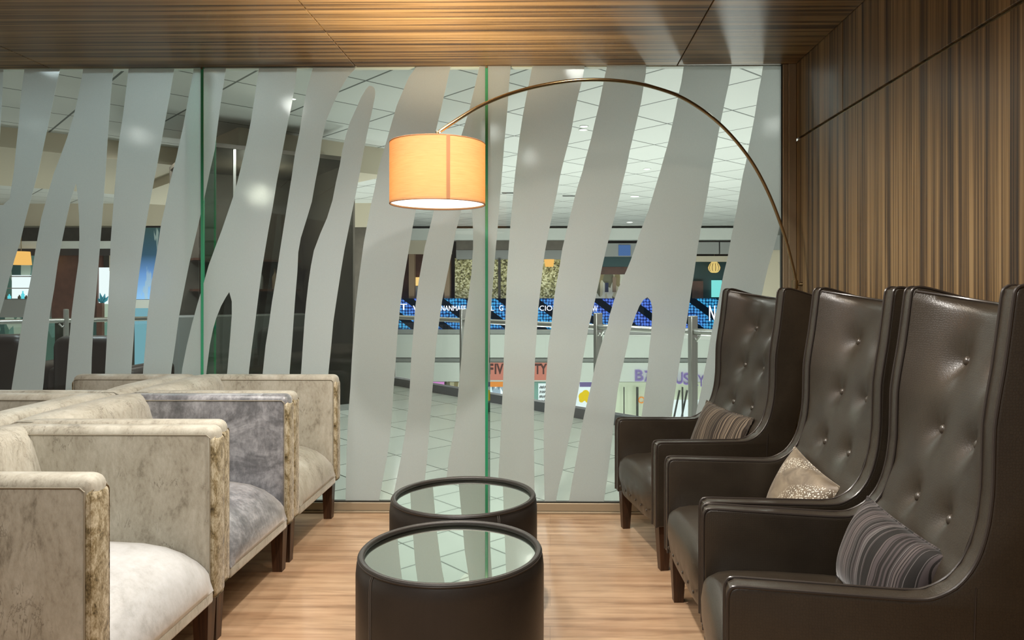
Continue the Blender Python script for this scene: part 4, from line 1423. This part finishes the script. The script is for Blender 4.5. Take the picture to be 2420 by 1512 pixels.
# ---------------------------------------------------------------- far left storefronts: plane 14 m away
LY = 14.0
struct(pbox(-260, 570, 300, 586, LY - 0.2, 0.3), 'trim_14', M['white'])
struct(MB().box((-16, LY + 2.2, -3.5), (-3.5, LY + 2.4, MZ)), 'wall_far_left', M['smoke_wall'])
bs = thing('brown_storefront', 'brown wood storefront with glass shelves at the far left of the mall', 'shopfront', (0, 0, 0))
pbox(-260, 586, 300, 603, LY, 0.2).build('header', M['mall_dark'], bs, False)
pbox(122, 600, 192, 760, LY + 0.1, 0.2).build('wood_panel', M['mall_brown'], bs, False)
pbox(192, 600, 230, 760, LY + 0.05, 0.2).build('pilaster', M['mall_brown'], bs, False)
pbox(258, 600, 300, 640, LY + 0.1, 0.2).build('olive_panel', M['beige_paint'], bs, False)
pbox(-200, 600, 122, 860, LY + 1.2, 0.1).build('back_wall', M['goods_green'], bs, False)
pbox(28, 650, 66, 705, LY + 1.0, 0.1).build('lit_niche', M['window_glow'], bs, False)
for z in (652, 680, 706):
    pbox(-60, z, 70, z + 2, LY + 0.7, 0.3).build('glass_shelf', M['steel'], bs, False)
pbox(-200, 708, 122, 750, LY + 0.3, 0.3).build('counter', M['grey_paint'], bs, False)
for q, (x, hgt) in enumerate(((14, 16), (22, 12), (46, 10), (54, 20), (62, 9))):
    X, Z = at_y(x, 706, LY + 0.85)
    b = MB().lathe([(0, 0), (0.03, 0), (0.03, hgt * 0.0045), (0.012, hgt * 0.006), (0.012, hgt * 0.0081), (0, hgt * 0.0081)], n=12).build('bottle', M['letter_teal'] if q % 2 else M['tan'])
    b.location = (X, LY + 0.85, Z)
    tag(b, ('tan bottle at the left end of the brown storefront shelf', 'teal bottle second from the left on the storefront shelf', 'short tan bottle before the lit niche',
            'tall teal bottle before the lit niche', 'shortest tan bottle at the right end of the storefront shelf')[q], 'bottle', 'bottles in the brown storefront')
X, Z = at_y(50, 610, LY - 0.4)
pl = thing('pendant_lamp', 'amber drum pendant hanging at the brown storefront, far left', 'pendant lamp', (X, LY - 0.4, Z))
MB().lathe([(0.17, -0.125), (0.145, 0.125), (0.14, 0.125), (0.165, -0.125)], n=28, close=True).build('lamp_shade', M['shade_amber'], pl)
MB().tube([(0, 0, 0.1), (0, 0, MZ - Z)], 0.006, 6).build('cord', M['bronze'], pl)
for k in range(3):
    a = k * 2.094
    MB().tube([(0, 0, 0.11), (0.14 * math.cos(a), 0.14 * math.sin(a), 0.118)], 0.004, 5).build('spider_arm', M['bronze'], pl)

lwn = thing('leaf_window', 'bright white shop window with a teal leaf drawing, left of the blue poster', 'shop window', (0, 0, 0))
pbox(228, 632, 300, 718, LY + 0.1, 0.1).build('lit_pane', M['window_glow'], lwn, False)
for (xa, ya, xb, yb) in ((240, 716, 236, 692), (241, 716, 248, 694), (243, 716, 256, 700), (240, 716, 230, 704)):
    (X0, Z0), (X1, Z1) = at_y(xa, ya, LY + 0.07), at_y(xb, yb, LY + 0.07)
    MB().tube([(X0, LY + 0.07, Z0), ((X0 + X1) / 2 + 0.01, LY + 0.07, (Z0 + Z1) / 2), (X1, LY + 0.07, Z1)], [0.012, 0.03, 0.004], 6, flat=0.3).build('leaf', plain('teal_print', (0.02, 0.22, 0.30), 0.5), lwn)
pbox(200, 718, 300, 1010, LY + 0.1, 0.1).build('lower_panel', M['goods_green'], lwn, False)
pbox(228, 716, 241, 1010, LY, 0.08).build('brown_post', M['mall_brown'], lwn, False)
po = thing('blue_poster', 'tall poster fading from dark teal to blue on the far left wall', 'poster', (0, 0, 0))
pbox(322, 538, 394, 707, LY, 0.05).build('print', M['poster'], po, False)
pbox(318, 534, 398, 711, LY + 0.05, 0.03).build('backing_board', M['mall_dark'], po, False)
pbox(318, 728, 394, 1010, LY + 0.3, 0.1).build('lower_panel', M['pale_blue'], po, False)
pbox(318, 708, 394, 728, LY, 0.1).build('white_ledge', M['white'], po, False)
si = thing('grey_shop_sign', 'grey shop sign with dark letters behind the left glass fin', 'sign', (0, 0, 0))
pbox(404, 500, 570, 596, LY, 0.15).build('panel', M['grey_paint'], si, False)
lettering('mns dor 2', 462, 534, 530, 560, LY - 0.02, M['letter_dark'], parent=si)
lettering('beauty', 470, 520, 578, 586, LY - 0.02, M['letter_dark'], parent=si) if False else None
lb = thing('amber_lightbox', 'amber and yellow patterned light box below the grey shop sign', 'light box', (0, 0, 0))
pbox(430, 600, 520, 632, LY - 0.05, 0.1).build('lit_face', M['lightbox'], lb, False)
pbox(428, 632, 522, 637, LY - 0.06, 0.12).build('bottom_rail', M['mall_dark'], lb, False)
bl = thing('blue_shopfront', 'blue lit shopfront with a white upright tube light behind the left glass fin', 'shopfront', (0, 0, 0))
pbox(404, 637, 560, 780, LY + 0.3, 0.1).build('back_wall', M['blue_panel'], bl, False)
pbox(443, 655, 449, 746, LY - 0.02, 0.05).build('tube_light', M['tube'], bl, False)
for y in (672, 686):
    for x in (456, 465):
        pbox(x, y, x + 6, y + 11, LY + 0.2, 0.02).build('price_card', M['white'], bl, False)
pbox(404, 780, 560, 1010, LY + 0.3, 0.1).build('lower_panel', M['tan'], bl, False)

# ---------------------------------------------------------------- dark glazed bar under the soffit
ka, kb = Vector((-3.30, 6.80)), Vector((-2.09, 7.68))
kd = (kb - ka)
KL = kd.length
kang = math.atan2(kd.y, kd.x)
k_ = thing('glazed_bar', 'dark smoked-glass bar room standing under the soffit, left of the arc lamp', 'bar room', (ka.x, ka.y, 0), kang)
MB().box((0, 0, 0.06), (KL, 0.010, 2.62)).build('glass_front', M['smoked_glass'], k_, False)
MB().box((0, -0.02, 0), (KL, 0.03, 0.06)).build('plinth', M['grey_paint'], k_, False)
MB().box((KL, -0.01, 0), (KL + 0.02, 1.7, 2.62)).build('side_wall', M['smoke_wall'], k_, False)
MB().box((0, 1.7, 0), (KL + 0.02, 1.75, 2.62)).build('back_wall', M['smoke_wall'], k_, False)
MB().box((0, -0.02, 2.62), (KL + 0.02, 1.75, 2.66)).build('roof', M['smoke_wall'], k_, False)
MB().box((0.30, -0.012, 0.06), (0.325, 0.012, 2.62)).build('mullion', M['steel'], k_, False)
MB().box((0, 1.15, 0), (KL - 0.05, 1.6, 0.98), 0.01, 1).build('counter', M['grey_paint'], k_, False)
for z in (1.25, 1.6):
    MB().box((0.2, 1.45, z), (KL - 0.1, 1.69, z + 0.025)).build('shelf', M['mall_brown'], k_, False)


def along_k(u, v):
    return (ka.x + kd.x / KL * u - kd.y / KL * v, ka.y + kd.y / KL * u + kd.x / KL * v)


for q, u in enumerate((0.4, 0.6, 0.78, 0.95, 1.12, 1.28)):
    b = MB().lathe([(0, 0), (0.035, 0), (0.035, 0.14), (0.013, 0.19), (0.013, 0.25), (0, 0.25)], n=14).build('bottle', (M['grey_paint'], M['tan'], M['steel'])[q % 3])
    p = along_k(u, 1.57)
    b.location = (p[0], p[1], 1.275)
    tag(b, 'dim bottle on the bar shelf, %s from the left' % ('first', 'second', 'third', 'fourth', 'fifth', 'sixth')[q], 'bottle', 'bottles behind the dark glass')
p = along_k(0.75, 0.8)
pl = thing('pendant_lamp', 'small white pendant lamp inside the dark glazed bar', 'pendant lamp', (p[0], p[1], 1.75))
MB().lathe([(0.055, -0.07), (0.06, 0.07), (0.055, 0.07), (0.05, -0.07)], n=20, close=True).build('lamp_shade', glow('dim_white_shade', (0.9, 0.88, 0.82), 0.55), pl)
MB().tube([(0, 0, 0.06), (0, 0, 0.86)], 0.004, 6).build('cord', M['frame_dark'], pl)
lamp('bar_light', 'POINT', (*along_k(0.75, 0.8), 2.3), 22, NEUT, 0.1)


def club_chair(label, loc, rotz, mat, group, wd=0.8):
    t = thing('club_chair', label, 'armchair', loc, rotz, group)
    MB().box((-wd / 2, -0.38, 0.10), (wd / 2, 0.36, 0.40), 0.05, 3).build('seat', mat, t)
    MB().box((-wd / 2, 0.16, 0.30), (wd / 2, 0.40, 0.88), 0.09, 4).build('backrest', mat, t)
    for s_ in (-1, 1):
        MB().box((s_ * wd / 2 - 0.09, -0.38, 0.10), (s_ * wd / 2 + 0.09, 0.34, 0.62), 0.07, 4).build('arm', mat, t)
    for sx in (-1, 1):
        for sy in (-1, 1):
            MB().tube([(sx * (wd / 2 - 0.03), sy * 0.3, 0), (sx * (wd / 2 - 0.03), sy * 0.3, 0.13)], [0.018, 0.025], 10).build('leg', M['mall_dark'], t)
    return t


club_chair('grey lounge chair inside the dark glazed bar', (*along_k(0.95, 0.50), 0), kang + R(170), M['club_grey'], 'lounge chairs in the mall', 0.62)
X, Y = at_z(30, 1012, 0.0)
club_chair('dark brown leather club chair outside, at the far left edge behind the frosted stripes', (-4.85, 6.45, 0), R(190), M['club_leather'], 'lounge chairs in the mall', 0.62)
club_chair('dark brown leather club chair outside, right of the other dark club chair', (-3.82, 6.30, 0), R(178), M['club_leather'], 'lounge chairs in the mall', 0.56)
